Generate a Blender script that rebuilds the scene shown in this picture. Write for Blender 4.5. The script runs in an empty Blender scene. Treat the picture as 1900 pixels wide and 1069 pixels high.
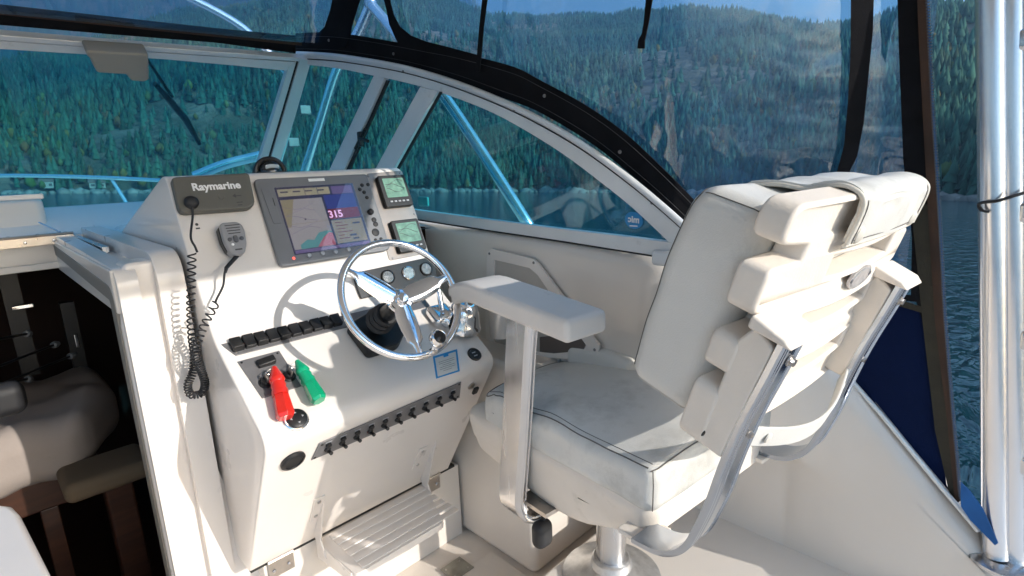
import bpy, bmesh, math, random
import numpy as np
from mathutils import Vector, Matrix, noise

random.seed(7)
np.random.seed(7)
sc = bpy.context.scene
C = sc.collection
R_ = math.radians

# ------------------------------------------------------------------ camera, light, exposure
H0 = 2.4                      # eye height over the lake; geometry below is written relative to the eye
FPX, CX, CY = 1020.0, 950.0, 534.5
_vt = np.array([1100, 274, -FPX]); _vf = np.array([-1100, 189, -FPX])
_n = lambda v: v / np.linalg.norm(v)
_Z = _n(np.cross(_vt, _vf)); _a = _n(_vt); _b = _n(_vf)
_s = _n(_a + _b); _d = _n(_a - _b)
ROT = np.array([_n(_s + _d), _n(_s - _d), _Z])

cam_d = bpy.data.cameras.new("camera")
cam = bpy.data.objects.new("camera", cam_d); C.objects.link(cam)
cam.matrix_world = Matrix.Translation((0, 0, H0)) @ Matrix([[ROT[i][j] for j in range(3)] for i in range(3)]).to_4x4()
cam_d.sensor_width = 36; cam_d.lens = 36 * FPX / 1900
cam_d.clip_start = 0.02; cam_d.clip_end = 6000
sc.camera = cam

SUN_EL = R_(23.0)
_tr = _n(np.array([-0.26, 0.965]))            # horizontal travel of the light
SUN_DIR = np.array([_tr[0] * math.cos(SUN_EL), _tr[1] * math.cos(SUN_EL), -math.sin(SUN_EL)])
sun_d = bpy.data.lights.new("sun", 'SUN'); sun = bpy.data.objects.new("sun", sun_d); C.objects.link(sun)
sun_d.energy = 3.4; sun_d.angle = R_(0.55); sun_d.color = (1.0, 0.95, 0.88)
sun.rotation_euler = Vector(SUN_DIR).to_track_quat('-Z', 'Y').to_euler(); sun.location = (2, -6, 8)

w = bpy.data.worlds.new("World"); sc.world = w; w.use_nodes = True
nt = w.node_tree; nt.nodes.clear()
sky = nt.nodes.new('ShaderNodeTexSky'); sky.sky_type = 'NISHITA'; sky.sun_disc = False
sky.sun_elevation = SUN_EL; sky.sun_rotation = math.atan2(-_tr[0], -_tr[1])
sky.air_density = 1.0; sky.dust_density = 1.6; sky.ozone_density = 1.6
bg = nt.nodes.new('ShaderNodeBackground'); bg.inputs[1].default_value = 0.15
wo = nt.nodes.new('ShaderNodeOutputWorld')
nt.links.new(sky.outputs[0], bg.inputs[0]); nt.links.new(bg.outputs[0], wo.inputs[0])

sc.view_settings.view_transform = 'Standard'; sc.view_settings.look = 'None'
sc.view_settings.gamma = 1; sc.view_settings.use_curve_mapping = False
sc.view_settings.exposure = 1.42
try:
    sc.cycles.max_bounces = 10; sc.cycles.transparent_max_bounces = 16
    sc.cycles.volume_bounces = 0; sc.cycles.caustics_reflective = False; sc.cycles.caustics_refractive = False
except Exception:
    pass

# ------------------------------------------------------------------ rays of the measured photograph onto real surfaces
def ray(px, py):
    return ROT @ np.array([px - CX, -(py - CY), -FPX]) / FPX
def onx(px, py, x): r = ray(px, py); return r * (x / r[0])
def ony(px, py, y): r = ray(px, py); return r * (y / r[1])
def onz(px, py, z): r = ray(px, py); return r * (z / r[2])
def onp(px, py, P):                                   # P = (origin, u, v, normal)
    r = ray(px, py); return r * ((P[0] @ P[3]) / (r @ P[3]))
def V(*a): return np.array(a, float)
def plane(o, u, v):
    u = _n(V(*u)); v = _n(V(*v)); n = _n(np.cross(v, u)); return (V(*o), u, v, n)

# ------------------------------------------------------------------ mesh helpers
def link(o): C.objects.link(o); return o
ROOT = {}
def thing(name, label, cat, loc, group=None, yaw=0.0, local=False):
    o = bpy.data.objects.new(name, None); link(o); o.empty_display_size = 0.1
    o.location = (loc[0], loc[1], loc[2] + H0); o.rotation_euler = (0, 0, yaw)
    o['label'] = label; o['category'] = cat
    if group: o['group'] = group
    ROOT[o.name] = (np.array(loc, float), local)
    return o
def tag(o, label, cat, group=None):
    o['label'] = label; o['category'] = cat
    if group: o['group'] = group
    return o

class MB:
    def __init__(s): s.v = []; s.f = []
    def add(s, vs, fs):
        k = len(s.v); s.v += [tuple(map(float, p)) for p in vs]; s.f += [tuple(i + k for i in f) for f in fs]; return s
    def box(s, c, h, ax=None):
        c = np.array(c, float); ax = ax if ax is not None else np.eye(3)
        vs = [c + sx * h[0] * ax[0] + sy * h[1] * ax[1] + sz * h[2] * ax[2] for sz in (-1, 1) for sy in (-1, 1) for sx in (-1, 1)]
        return s.add(vs, [(0, 2, 3, 1), (4, 5, 7, 6), (0, 1, 5, 4), (2, 6, 7, 3), (0, 4, 6, 2), (1, 3, 7, 5)])
    def prism(s, pts, off):                            # polygon pushed along off
        pts = [np.array(p, float) for p in pts]; off = np.array(off, float); n = len(pts)
        vs = pts + [p + off for p in pts]
        return s.add(vs, [tuple(range(n))[::-1], tuple(range(n, 2 * n))] + [(i, (i + 1) % n, n + (i + 1) % n, n + i) for i in range(n)])
    def strip(s, A, B, off):                           # band between two polylines, thickened by off
        n = len(A); off = np.array(off, float)
        vs = [np.array(a, float) for a in A] + [np.array(b, float) for b in B]
        vs += [p + off for p in vs]
        fs = []
        for i in range(n - 1):
            fs += [(i, i + 1, n + i + 1, n + i), (2 * n + i, 3 * n + i, 3 * n + i + 1, 2 * n + i + 1),
                   (i, 2 * n + i, 2 * n + i + 1, i + 1), (n + i, n + i + 1, 3 * n + i + 1, 3 * n + i)]
        fs += [(0, n, 3 * n, 2 * n), (n - 1, 3 * n - 1, 4 * n - 1, 2 * n - 1)]
        return s.add(vs, fs)
    def tube(s, path, r, n=10, closed=False, rs=None):
        path = [np.array(p, float) for p in path]; m = len(path); vs = []; up = None
        for i, p in enumerate(path):
            a = path[(i - 1) % m] if (closed or i > 0) else p
            b = path[(i + 1) % m] if (closed or i < m - 1) else p
            t = _n(b - a)
            if up is None: up = np.array([0, 0, 1.0]) if abs(t[2]) < .9 else np.array([1.0, 0, 0])
            side = np.cross(t, up)
            side = _n(side); up = _n(np.cross(side, t))
            rr = rs[i] if rs else r
            vs += [p + rr * (math.cos(2 * math.pi * k / n) * side + math.sin(2 * math.pi * k / n) * up) for k in range(n)]
        fs = []
        for i in range(m if closed else m - 1):
            j = (i + 1) % m
            for k in range(n):
                fs.append((i * n + k, i * n + (k + 1) % n, j * n + (k + 1) % n, j * n + k))
        if not closed: fs += [tuple(range(n))[::-1], tuple(range((m - 1) * n, m * n))]
        return s.add(vs, fs)
    def sweep(s, path, prof, up):                      # prof: list of (a, b) across 'side' and 'up'
        path = [np.array(p, float) for p in path]; m = len(path); n = len(prof); vs = []; up = np.array(up, float)
        for i, p in enumerate(path):
            a = path[max(i - 1, 0)]; b = path[min(i + 1, m - 1)]; t = _n(b - a)
            sd = _n(np.cross(t, up)); uu = _n(np.cross(sd, t))
            vs += [p + q[0] * sd + q[1] * uu for q in prof]
        fs = [(i * n + k, i * n + (k + 1) % n, (i + 1) * n + (k + 1) % n, (i + 1) * n + k) for i in range(m - 1) for k in range(n)]
        fs += [tuple(range(n))[::-1], tuple(range((m - 1) * n, m * n))]
        return s.add(vs, fs)
    def lathe(s, prof, o, axis=(0, 0, 1), n=28):       # prof: (radius, height along axis)
        o = np.array(o, float); ax = _n(np.array(axis, float))
        t = np.array([1.0, 0, 0]) if abs(ax[0]) < .9 else np.array([0, 1.0, 0])
        a = _n(np.cross(ax, t)); b = np.cross(ax, a); vs = []
        for r, h in prof:
            vs += [o + ax * h + r * (math.cos(2 * math.pi * k / n) * a + math.sin(2 * math.pi * k / n) * b) for k in range(n)]
        fs = [(i * n + k, i * n + (k + 1) % n, (i + 1) * n + (k + 1) % n, (i + 1) * n + k) for i in range(len(prof) - 1) for k in range(n)]
        fs += [tuple(range(n))[::-1], tuple(range((len(prof) - 1) * n, len(prof) * n))]
        return s.add(vs, fs)
    def rbox(s, c, h, r, n=6, m=3, fn=None, ax=None):  # rounded box, optionally bent by fn
        c = np.array(c, float); ax = ax if ax is not None else np.eye(3)
        def samp(hh):
            rr = min(r, hh * .98); core = hh - rr
            band = [core + rr * math.tan(k * math.pi / 4 / m) for k in range(1, m + 1)]
            mid = list(np.linspace(-core, core, n + 1))
            return [-b for b in band[::-1]] + mid + band, core, rr
        S = [samp(hh) for hh in h]; vid = {}; vs = []; fs = []
        def vert(i, j, k):
            key = (i, j, k)
            if key not in vid:
                p = np.array([S[0][0][i], S[1][0][j], S[2][0][k]])
                q = np.array([max(-S[a][1], min(S[a][1], p[a])) for a in range(3)])
                d = p - q; rr = np.array([S[a][2] for a in range(3)])
                L = math.sqrt(sum((d[a] / rr[a]) ** 2 for a in range(3)))
                if L > 1e-9: d = d / L
                p = q + d
                if fn: p = np.array(fn(p[0], p[1], p[2]), float)
                vid[key] = len(vs); vs.append(c + p[0] * ax[0] + p[1] * ax[1] + p[2] * ax[2])
            return vid[key]
        N = len(S[0][0]) - 1
        for a in range(N):
            for b in range(N):
                fs.append((vert(a, b, 0), vert(a, b + 1, 0), vert(a + 1, b + 1, 0), vert(a + 1, b, 0)))
                fs.append((vert(a, b, N), vert(a + 1, b, N), vert(a + 1, b + 1, N), vert(a, b + 1, N)))
                fs.append((vert(a, 0, b), vert(a + 1, 0, b), vert(a + 1, 0, b + 1), vert(a, 0, b + 1)))
                fs.append((vert(a, N, b), vert(a, N, b + 1), vert(a + 1, N, b + 1), vert(a + 1, N, b)))
                fs.append((vert(0, a, b), vert(0, a, b + 1), vert(0, a + 1, b + 1), vert(0, a + 1, b)))
                fs.append((vert(N, a, b), vert(N, a + 1, b), vert(N, a + 1, b + 1), vert(N, a, b + 1)))
        return s.add(vs, fs)
    def grid(s, fn, us, vs_):
        P = [fn(u, v) for u in us for v in vs_]; n = len(vs_)
        return s.add(P, [(i * n + j, i * n + j + 1, (i + 1) * n + j + 1, (i + 1) * n + j) for i in range(len(us) - 1) for j in range(n - 1)])
    def make(s, name, mat, parent=None, bevel=0, seg=2, ang=35, solid=0, kind=None, fix=True):
        me = bpy.data.meshes.new(name)
        root = parent
        while root is not None and root.parent is not None: root = root.parent
        Vt = np.array(s.v, float)
        if root is None:
            lo, hi = Vt.min(0), Vt.max(0); base = np.array([(lo[0] + hi[0]) / 2, (lo[1] + hi[1]) / 2, lo[2]]); loc = base
        else:
            base, local = ROOT[root.name]
            if local: base = np.zeros(3)
            loc = None
        me.from_pydata([tuple(p) for p in (Vt - base)], [], s.f)
        me.validate(); 
        if fix:
            bm = bmesh.new(); bm.from_mesh(me); bmesh.ops.recalc_face_normals(bm, faces=bm.faces); bm.to_mesh(me); bm.free()
        me.polygons.foreach_set('use_smooth', [True] * len(me.polygons)); me.set_sharp_from_angle(angle=R_(ang))
        me.materials.append(mat)
        o = bpy.data.objects.new(name, me); link(o)
        if root is None: o.location = (loc[0], loc[1], loc[2] + H0); ROOT[o.name] = (base, False)
        else: o.parent = parent
        if solid:
            m = o.modifiers.new('solid', 'SOLIDIFY'); m.thickness = solid; m.offset = 0
        if bevel:
            m = o.modifiers.new('bevel', 'BEVEL'); m.width = bevel; m.segments = seg; m.limit_method = 'ANGLE'; m.angle_limit = R_(30); m.harden_normals = True
        if kind: o['kind'] = kind
        return o

def plate2d(name, outer, holes, thick, bev, mat, parent, frame, bend=None):
    """filled outline with holes, frame = (origin, u, v, n) in the root's local space"""
    cu = bpy.data.curves.new(name, 'CURVE'); cu.dimensions = '2D'; cu.fill_mode = 'BOTH'
    for lp in [outer] + holes:
        sp = cu.splines.new('POLY'); sp.points.add(len(lp) - 1)
        for i, p in enumerate(lp): sp.points[i].co = (p[0], p[1], 0, 1)
        sp.use_cyclic_u = True
    cu.extrude = thick / 2 - bev; cu.bevel_depth = bev; cu.bevel_resolution = 3; cu.offset = -bev
    o = bpy.data.objects.new('tmp', cu); link(o)
    dg = bpy.context.evaluated_depsgraph_get(); me = bpy.data.meshes.new_from_object(o.evaluated_get(dg))
    bpy.data.objects.remove(o)
    O, U, Vv, N = frame
    vs = []
    for vv in me.vertices:
        a, b, c = vv.co
        if bend: c += bend(a, b)
        vs.append(O + a * U + b * Vv + c * N)
    fs = [tuple(p.vertices) for p in me.polygons]
    mb = MB(); mb.add(vs, fs)
    ob = mb.make(name, mat, parent, ang=40)
    wn = ob.modifiers.new('normals', 'WEIGHTED_NORMAL'); wn.keep_sharp = True; wn.weight = 100; wn.mode = 'FACE_AREA'
    return ob

def text(name, body, size, mat, parent, O, U, Vv, depth=0.0006, align='CENTER', mirror=False, bold=0):
    cu = bpy.data.curves.new(name, 'FONT'); cu.body = body; cu.size = size; cu.extrude = depth / 2
    cu.align_x = align; cu.align_y = 'CENTER'; cu.resolution_u = 3; cu.offset = bold
    o = bpy.data.objects.new('tmp', cu); link(o)
    dg = bpy.context.evaluated_depsgraph_get(); me = bpy.data.meshes.new_from_object(o.evaluated_get(dg))
    bpy.data.objects.remove(o)
    U = _n(np.array(U, float)); Vv = _n(np.array(Vv, float)); N = np.cross(U, Vv)
    if mirror: U = -U
    mb = MB(); mb.add([np.array(O) + v.co[0] * U + v.co[1] * Vv + v.co[2] * N for v in me.vertices], [tuple(p.vertices) for p in me.polygons])
    return mb.make(name, mat, parent, ang=30)

def dense(loop, step=0.012):
    out = []
    for i in range(len(loop)):
        a = np.array(loop[i]); b = np.array(loop[(i + 1) % len(loop)]); k = max(1, int(np.linalg.norm(b - a) / step))
        out += [tuple(a + (b - a) * j / k) for j in range(k)]
    return out
def roundpoly(pts, r, seg=5):
    """round the corners of a 2d polygon; r number or list"""
    n = len(pts); out = []
    for i in range(n):
        p = np.array(pts[i], float); a = np.array(pts[i - 1], float); b = np.array(pts[(i + 1) % n], float)
        rr = r[i] if isinstance(r, (list, tuple)) else r
        la, lb = np.linalg.norm(a - p), np.linalg.norm(b - p); rr = min(rr, la * .48, lb * .48)
        if rr < 1e-5: out.append(tuple(p)); continue
        s0 = p + (a - p) / la * rr; s1 = p + (b - p) / lb * rr
        for k in range(seg + 1):
            t = k / seg; out.append(tuple((1 - t) ** 2 * s0 + 2 * t * (1 - t) * p + t * t * s1))
    return out
def spline(pts, n=6):
    pts = [np.array(p, float) for p in pts]; out = []
    for i in range(len(pts) - 1):
        p0 = pts[max(i - 1, 0)]; p1 = pts[i]; p2 = pts[i + 1]; p3 = pts[min(i + 2, len(pts) - 1)]
        for k in range(n):
            t = k / n
            out.append(.5 * ((2 * p1) + (-p0 + p2) * t + (2 * p0 - 5 * p1 + 4 * p2 - p3) * t * t + (-p0 + 3 * p1 - 3 * p2 + p3) * t ** 3))
    out.append(pts[-1]); return out

# ------------------------------------------------------------------ materials
def mat(name, col, rough=.5, metal=0., coat=0., spec=.5, var=0., vscale=6., bump=0., bscale=60., emit=None, estr=0., dirt=None, dscale=3., dthr=.55, rvar=0., stretch=None):
    m = bpy.data.materials.new(name); m.use_nodes = True; t = m.node_tree; b = t.nodes['Principled BSDF']
    N = t.nodes.new; L = t.links.new
    b.inputs['Base Color'].default_value = (*col, 1); b.inputs['Roughness'].default_value = rough
    b.inputs['Metallic'].default_value = metal; b.inputs['Coat Weight'].default_value = coat
    b.inputs['Coat Roughness'].default_value = .08; b.inputs['Specular IOR Level'].default_value = spec
    if emit: b.inputs['Emission Color'].default_value = (*emit, 1); b.inputs['Emission Strength'].default_value = estr
    tc = N('ShaderNodeTexCoord'); src = tc.outputs['Object']
    if stretch:
        mp = N('ShaderNodeMapping'); mp.inputs['Scale'].default_value = stretch; L(src, mp.inputs[0]); src = mp.outputs[0]
    cur = None
    if var:
        nz = N('ShaderNodeTexNoise'); nz.inputs['Scale'].default_value = vscale; nz.inputs['Detail'].default_value = 6; L(src, nz.inputs['Vector'])
        mr = N('ShaderNodeMapRange'); mr.inputs[1].default_value = .3; mr.inputs[2].default_value = .7; mr.inputs[3].default_value = 1 - var; mr.inputs[4].default_value = 1 + var
        L(nz.outputs[0], mr.inputs[0])
        mx = N('ShaderNodeMix'); mx.data_type = 'RGBA'; mx.blend_type = 'MULTIPLY'; mx.inputs[0].default_value = 1
        mx.inputs[6].default_value = (*col, 1); L(mr.outputs[0], mx.inputs[7]); cur = mx.outputs[2]
    if dirt:
        nz = N('ShaderNodeTexNoise'); nz.inputs['Scale'].default_value = dscale; nz.inputs['Detail'].default_value = 9; nz.inputs['Roughness'].default_value = .68; L(src, nz.inputs['Vector'])
        mr = N('ShaderNodeMapRange'); mr.inputs[1].default_value = dthr; mr.inputs[2].default_value = dthr + .16; mr.inputs[3].default_value = 0; mr.inputs[4].default_value = .75
        L(nz.outputs[0], mr.inputs[0])
        mx = N('ShaderNodeMix'); mx.data_type = 'RGBA'; L(mr.outputs[0], mx.inputs[0])
        if cur is not None: L(cur, mx.inputs[6])
        else: mx.inputs[6].default_value = (*col, 1)
        mx.inputs[7].default_value = (*dirt, 1); cur = mx.outputs[2]
    if cur is not None: L(cur, b.inputs['Base Color'])
    if rvar:
        nz = N('ShaderNodeTexNoise'); nz.inputs['Scale'].default_value = vscale * 2; nz.inputs['Detail'].default_value = 5; L(src, nz.inputs['Vector'])
        mr = N('ShaderNodeMapRange'); mr.inputs[3].default_value = max(.02, rough - rvar); mr.inputs[4].default_value = rough + rvar
        L(nz.outputs[0], mr.inputs[0]); L(mr.outputs[0], b.inputs['Roughness'])
    if bump:
        nz = N('ShaderNodeTexNoise'); nz.inputs['Scale'].default_value = bscale; nz.inputs['Detail'].default_value = 4; L(src, nz.inputs['Vector'])
        bp = N('ShaderNodeBump'); bp.inputs['Strength'].default_value = bump; bp.inputs['Distance'].default_value = .002; L(nz.outputs[0], bp.inputs['Height']); L(bp.outputs[0], b.inputs['Normal'])
    return m

M = dict(
    gel=mat('gelcoat', (.74, .68, .615), .34, coat=.35, var=.035, vscale=3, bump=.05, bscale=25, dirt=(.60, .52, .43), dscale=2.3, dthr=.66, rvar=.08),
    gelw=mat('gelcoat_white', (.79, .735, .685), .30, coat=.5, var=.03, vscale=4, bump=.04, bscale=20, rvar=.08),
    floor=mat('deck_nonskid', (.72, .65, .575), .6, var=.05, vscale=8, bump=.5, bscale=380, dirt=(.5, .42, .34), dscale=3, dthr=.62),
    gap=mat('gap_shadow', (.03, .028, .025), .8),
    vinyl=mat('white_vinyl', (.68, .67, .635), .48, coat=.05, var=.07, vscale=5, bump=.35, bscale=420, dirt=(.40, .39, .355), dscale=3.6, dthr=.52, rvar=.1),
    shell=mat('moulded_plastic', (.77, .70, .62), .5, var=.05, vscale=7, bump=.25, bscale=180, dirt=(.56, .5, .42), dscale=6, dthr=.6),
    armp=mat('arm_plastic', (.76, .71, .66), .42, var=.04, vscale=8, bump=.2, bscale=160, dirt=(.40, .38, .36), dscale=11, dthr=.63),
    piping=mat('seam_thread', (.13, .12, .11), .8),
    pipw=mat('pale_piping', (.62, .59, .53), .5),
    alu=mat('brushed_aluminium', (.60, .60, .61), .25, 1., var=.07, vscale=30, stretch=(1, 1, .1), rvar=.1),
    frame=mat('satin_frame', (.74, .77, .79), .45, .25, var=.06, vscale=6, dirt=(.38, .38, .37), dscale=9, dthr=.63, rvar=.12),
    tubem=mat('anodised_tube', (.80, .80, .82), .24, .9, var=.04, vscale=4, rvar=.08),
    chrome=mat('chrome', (.86, .86, .87), .06, 1., rvar=.03),
    steel=mat('stainless', (.50, .46, .42), .3, 1., var=.1, vscale=20, rvar=.1),
    grey=mat('grey_plate', (.20, .195, .20), .42, .35, var=.08, vscale=40, bump=.05, bscale=300),
    box=mat('olive_grey_plastic', (.105, .102, .088), .5, var=.05, vscale=30, bump=.15, bscale=500),
    bezel=mat('bezel_grey', (.17, .175, .185), .38, .1, var=.04, vscale=20, bump=.08, bscale=500),
    bezl=mat('bezel_button', (.40, .41, .43), .35, .2),
    black=mat('black_plastic', (.009, .009, .010), .42, var=.2, vscale=30, bump=.1, bscale=300),
    rubber=mat('black_rubber', (.015, .015, .017), .6),
    blacks=mat('black_gloss', (.008, .008, .009), .3, coat=.1),
    micg=mat('microphone_grey', (.27, .27, .28), .42, var=.05, vscale=30, bump=.1, bscale=400),
    micb=mat('microphone_button', (.10, .10, .11), .4),
    white=mat('white_print', (.8, .8, .8), .5),
    darkp=mat('dark_print', (.05, .05, .05), .6),
    bar=mat('polished_bar', (.40, .44, .50), .14, 1., var=.08, vscale=9, rvar=.06),  # metal darkened bluish to stand in for a reflected dark sky
    iplate=mat('brown_steel_plate', (.30, .265, .24), .34, .75, var=.12, vscale=8, rvar=.1),
    red=mat('red_float', (.62, .02, .012), .3, coat=.4, var=.12, vscale=25),
    green=mat('green_float', (.0, .34, .16), .3, coat=.4, var=.1, vscale=25),
    canvas=mat('black_canvas', (.006, .006, .008), .9, spec=.2, var=.35, vscale=14, bump=.4, bscale=600),
    navy=mat('navy_canvas', (.0015, .008, .042), .9, spec=.15, var=.15, vscale=6, bump=.4, bscale=600),
    navyl=mat('blue_canvas', (.01, .10, .32), .8, var=.15, vscale=12, bump=.4, bscale=600),
    brown=mat('brown_binding', (.050, .024, .013), .8, var=.3, vscale=10, bump=.4, bscale=300),
    olive=mat('olive_webbing', (.028, .024, .014), .8, var=.3, vscale=12, bump=.4, bscale=300),
    zip=mat('zipper_teeth', (.09, .12, .16), .5),
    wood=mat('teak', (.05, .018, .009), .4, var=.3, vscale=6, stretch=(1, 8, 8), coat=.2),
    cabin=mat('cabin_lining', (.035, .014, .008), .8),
    sheet=mat('bed_sheet', (.33, .28, .25), .85, var=.06, vscale=5, bump=.3, bscale=40),
    uphol=mat('shaded_upholstery', (.12, .085, .05), .8, var=.08, vscale=6),  # cream darkened so the colour carries the cabin's shade
    silt=mat('blue_print', (.02, .25, .55), .5),
    stick=mat('sticker_paper', (.62, .62, .58), .5),
    house=mat('house_wall', (.34, .30, .27), .7), roofm=mat('house_roof', (.18, .12, .1), .8), hwin=mat('house_window', (.03, .04, .05), .2),
    lcd=mat('lcd', (.12, .22, .17), .25, emit=(.26, .52, .40), estr=.08, var=.3, vscale=55),
    led=mat('red_led', (.5, .02, .02), .3, emit=(1, .05, .03), estr=2.0),
    face=mat('gauge_face', (.25, .27, .28), .4, var=.4, vscale=90),
    facel=mat('gauge_face_light', (.42, .52, .55), .4, var=.3, vscale=80),
)
def scr(name, col, e=.15):
    return mat(name, tuple(c * .4 for c in col), .3, emit=col, estr=e, var=.0)
SC = dict(bg=scr('screen_dark', (.05, .05, .13)), chart=scr('screen_chart', (.50, .47, .50)), tan=scr('screen_tan', (.42, .36, .24)), tan2=scr('screen_tan_light', (.55, .50, .35)),
          blue=scr('screen_blue', (.05, .07, .38)), maroon=scr('screen_maroon', (.25, .02, .05)), teal=scr('screen_teal', (.12, .42, .46)), pink=scr('screen_pink', (.62, .18, .28)),
          purple=scr('screen_purple', (.22, .16, .40)), num=scr('screen_digits', (.75, .45, .75), .5))

def glassmat(name, tint, refl=.1, haze=None, hz=0., bump=0., bscale=3., rough=.0, spec_ior=1.45, smear=None):
    m = bpy.data.materials.new(name); m.use_nodes = True; t = m.node_tree; t.nodes.clear(); N = t.nodes.new; L = t.links.new
    out = N('ShaderNodeOutputMaterial'); tr = N('ShaderNodeBsdfTransparent'); tr.inputs[0].default_value = (*tint, 1)
    gl = N('ShaderNodeBsdfGlossy'); gl.inputs['Roughness'].default_value = rough; gl.inputs['Color'].default_value = (.95, .97, 1, 1)
    lw = N('ShaderNodeLayerWeight'); lw.inputs['Blend'].default_value = .5
    pw = N('ShaderNodeMath'); pw.operation = 'POWER'; pw.inputs[1].default_value = 5; L(lw.outputs['Facing'], pw.inputs[0])
    fr = N('ShaderNodeMath'); fr.operation = 'MULTIPLY_ADD'; fr.inputs[1].default_value = .96; fr.inputs[2].default_value = .045; L(pw.outputs[0], fr.inputs[0])
    mx = N('ShaderNodeMixShader'); base = tr.outputs[0]
    tc = N('ShaderNodeTexCoord')
    if haze:
        df = N('ShaderNodeBsdfDiffuse'); df.inputs[0].default_value = (*haze, 1)
        tl = N('ShaderNodeBsdfTranslucent'); tl.inputs[0].default_value = (*haze, 1)
        ad = N('ShaderNodeMixShader'); ad.inputs[0].default_value = .5; L(df.outputs[0], ad.inputs[1]); L(tl.outputs[0], ad.inputs[2])
        mh = N('ShaderNodeMixShader'); L(tr.outputs[0], mh.inputs[1]); L(ad.outputs[0], mh.inputs[2])
        nz = N('ShaderNodeTexNoise'); nz.inputs['Scale'].default_value = 2.6; nz.inputs['Detail'].default_value = 3; nz.inputs['Distortion'].default_value = 2.2
        L(tc.outputs['Object'], nz.inputs['Vector'])
        cr = N('ShaderNodeValToRGB'); e = cr.color_ramp.elements
        e[0].position = .40; e[0].color = (hz, hz, hz, 1); e[1].position = .72; e[1].color = (hz * 1.5, hz * 1.5, hz * 1.5, 1)
        q = cr.color_ramp.elements.new(.60); q.color = (hz * 1.08, hz * 1.08, hz * 1.08, 1)
        q = cr.color_ramp.elements.new(.625); q.color = (hz * 2.0, hz * 2.0, hz * 2.0, 1)
        L(nz.outputs[0], cr.inputs[0]); L(cr.outputs[0], mh.inputs[0]); base = mh.outputs[0]
    L(base, mx.inputs[1]); L(gl.outputs[0], mx.inputs[2])
    if bump:
        nz2 = N('ShaderNodeTexNoise'); nz2.inputs['Scale'].default_value = bscale; nz2.inputs['Detail'].default_value = 3; nz2.inputs['Distortion'].default_value = 1.2
        L(tc.outputs['Object'], nz2.inputs['Vector'])
        bp = N('ShaderNodeBump'); bp.inputs['Strength'].default_value = bump; bp.inputs['Distance'].default_value = .03
        L(nz2.outputs[0], bp.inputs['Height']); L(bp.outputs[0], gl.inputs['Normal']); L(bp.outputs[0], lw.inputs['Normal'])
    ml = N('ShaderNodeMath'); ml.operation = 'MULTIPLY_ADD'; ml.inputs[1].default_value = refl; ml.inputs[2].default_value = .0
    L(fr.outputs[0], ml.inputs[0]); L(ml.outputs[0], mx.inputs[0]); L(mx.outputs[0], out.inputs[0])
    return m
GLASS = glassmat('tinted_glass', (.44, .82, .90), 1.0)
VINYLC = glassmat('clear_vinyl', (.54, .80, 1.0), 2.1, haze=(.16, .46, .95), hz=.05, bump=.8, bscale=1.7, rough=.05)
DOME = glassmat('clear_dome', (.75, .8, .82), 1.2)
GAUGEG = glassmat('gauge_glass', (.9, .9, .9), 1.0)

# ================================================================== LAKE, HILLS, FOREST (the boat heels about 3 degrees)
_th = math.radians(3.13)
F = np.array([[math.cos(_th), 0, math.sin(_th)], [0, 1, 0], [-math.sin(_th), 0, math.cos(_th)]])
def az_el(px, py):
    r = F.T @ ray(px, py); return math.atan2(r[0], r[1]), math.atan2(r[2], math.hypot(r[0], r[1]))
def far_mesh(name, v, f, m, kind, smooth=False):
    v = (np.asarray(v, float) @ F.T) + np.array([0, 0, H0])
    me = bpy.data.meshes.new(name); f = np.asarray(f, np.int32); k = f.shape[1]
    me.vertices.add(len(v)); me.vertices.foreach_set('co', v.astype(np.float32).ravel())
    me.loops.add(f.size); me.loops.foreach_set('vertex_index', f.ravel())
    me.polygons.add(len(f)); me.polygons.foreach_set('loop_start', np.arange(0, f.size, k, dtype=np.int32)); me.polygons.foreach_set('loop_total', np.full(len(f), k, np.int32))
    me.update(calc_edges=True); me.validate()
    if smooth: me.polygons.foreach_set('use_smooth', [True] * len(me.polygons))
    me.materials.append(m); o = bpy.data.objects.new(name, me); link(o); o['kind'] = kind; return o

WZ = -2.4
def watermat():
    m = bpy.data.materials.new('lake_water'); m.use_nodes = True; t = m.node_tree; b = t.nodes['Principled BSDF']; N = t.nodes.new; L = t.links.new
    b.inputs['Base Color'].default_value = (.003, .026, .040, 1); b.inputs['Roughness'].default_value = .06; b.inputs['IOR'].default_value = 1.33
    tc = N('ShaderNodeTexCoord'); mp = N('ShaderNodeMapping'); mp.inputs['Scale'].default_value = (.9, 2.2, 1); mp.inputs['Rotation'].default_value = (0, 0, R_(-50)); L(tc.outputs['Object'], mp.inputs[0])
    a = N('ShaderNodeTexNoise'); a.inputs['Scale'].default_value = 1.5; a.inputs['Detail'].default_value = 3; a.inputs['Distortion'].default_value = .6; L(mp.outputs[0], a.inputs['Vector'])
    c = N('ShaderNodeTexNoise'); c.inputs['Scale'].default_value = .35; c.inputs['Detail'].default_value = 4; L(mp.outputs[0], c.inputs['Vector'])
    ad = N('ShaderNodeMath'); ad.operation = 'ADD'; L(a.outputs[0], ad.inputs[0]); L(c.outputs[0], ad.inputs[1])
    bp = N('ShaderNodeBump'); bp.inputs['Strength'].default_value = 1.0; bp.inputs['Distance'].default_value = .16; L(ad.outputs[0], bp.inputs['Height']); L(bp.outputs[0], b.inputs['Normal'])
    return m
ang = np.linspace(0, 2 * math.pi, 73)[:-1]; rings = [0, 6, 20, 60, 200, 700, 2500, 4500]
wv = [(r * math.cos(a), r * math.sin(a), WZ) for r in rings for a in ang]
wf = [(i * 72 + k, i * 72 + (k + 1) % 72, (i + 1) * 72 + (k + 1) % 72, (i + 1) * 72 + k) for i in range(len(rings) - 1) for k in range(72)]
far_mesh('water', wv, wf, watermat(), 'structure')

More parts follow.
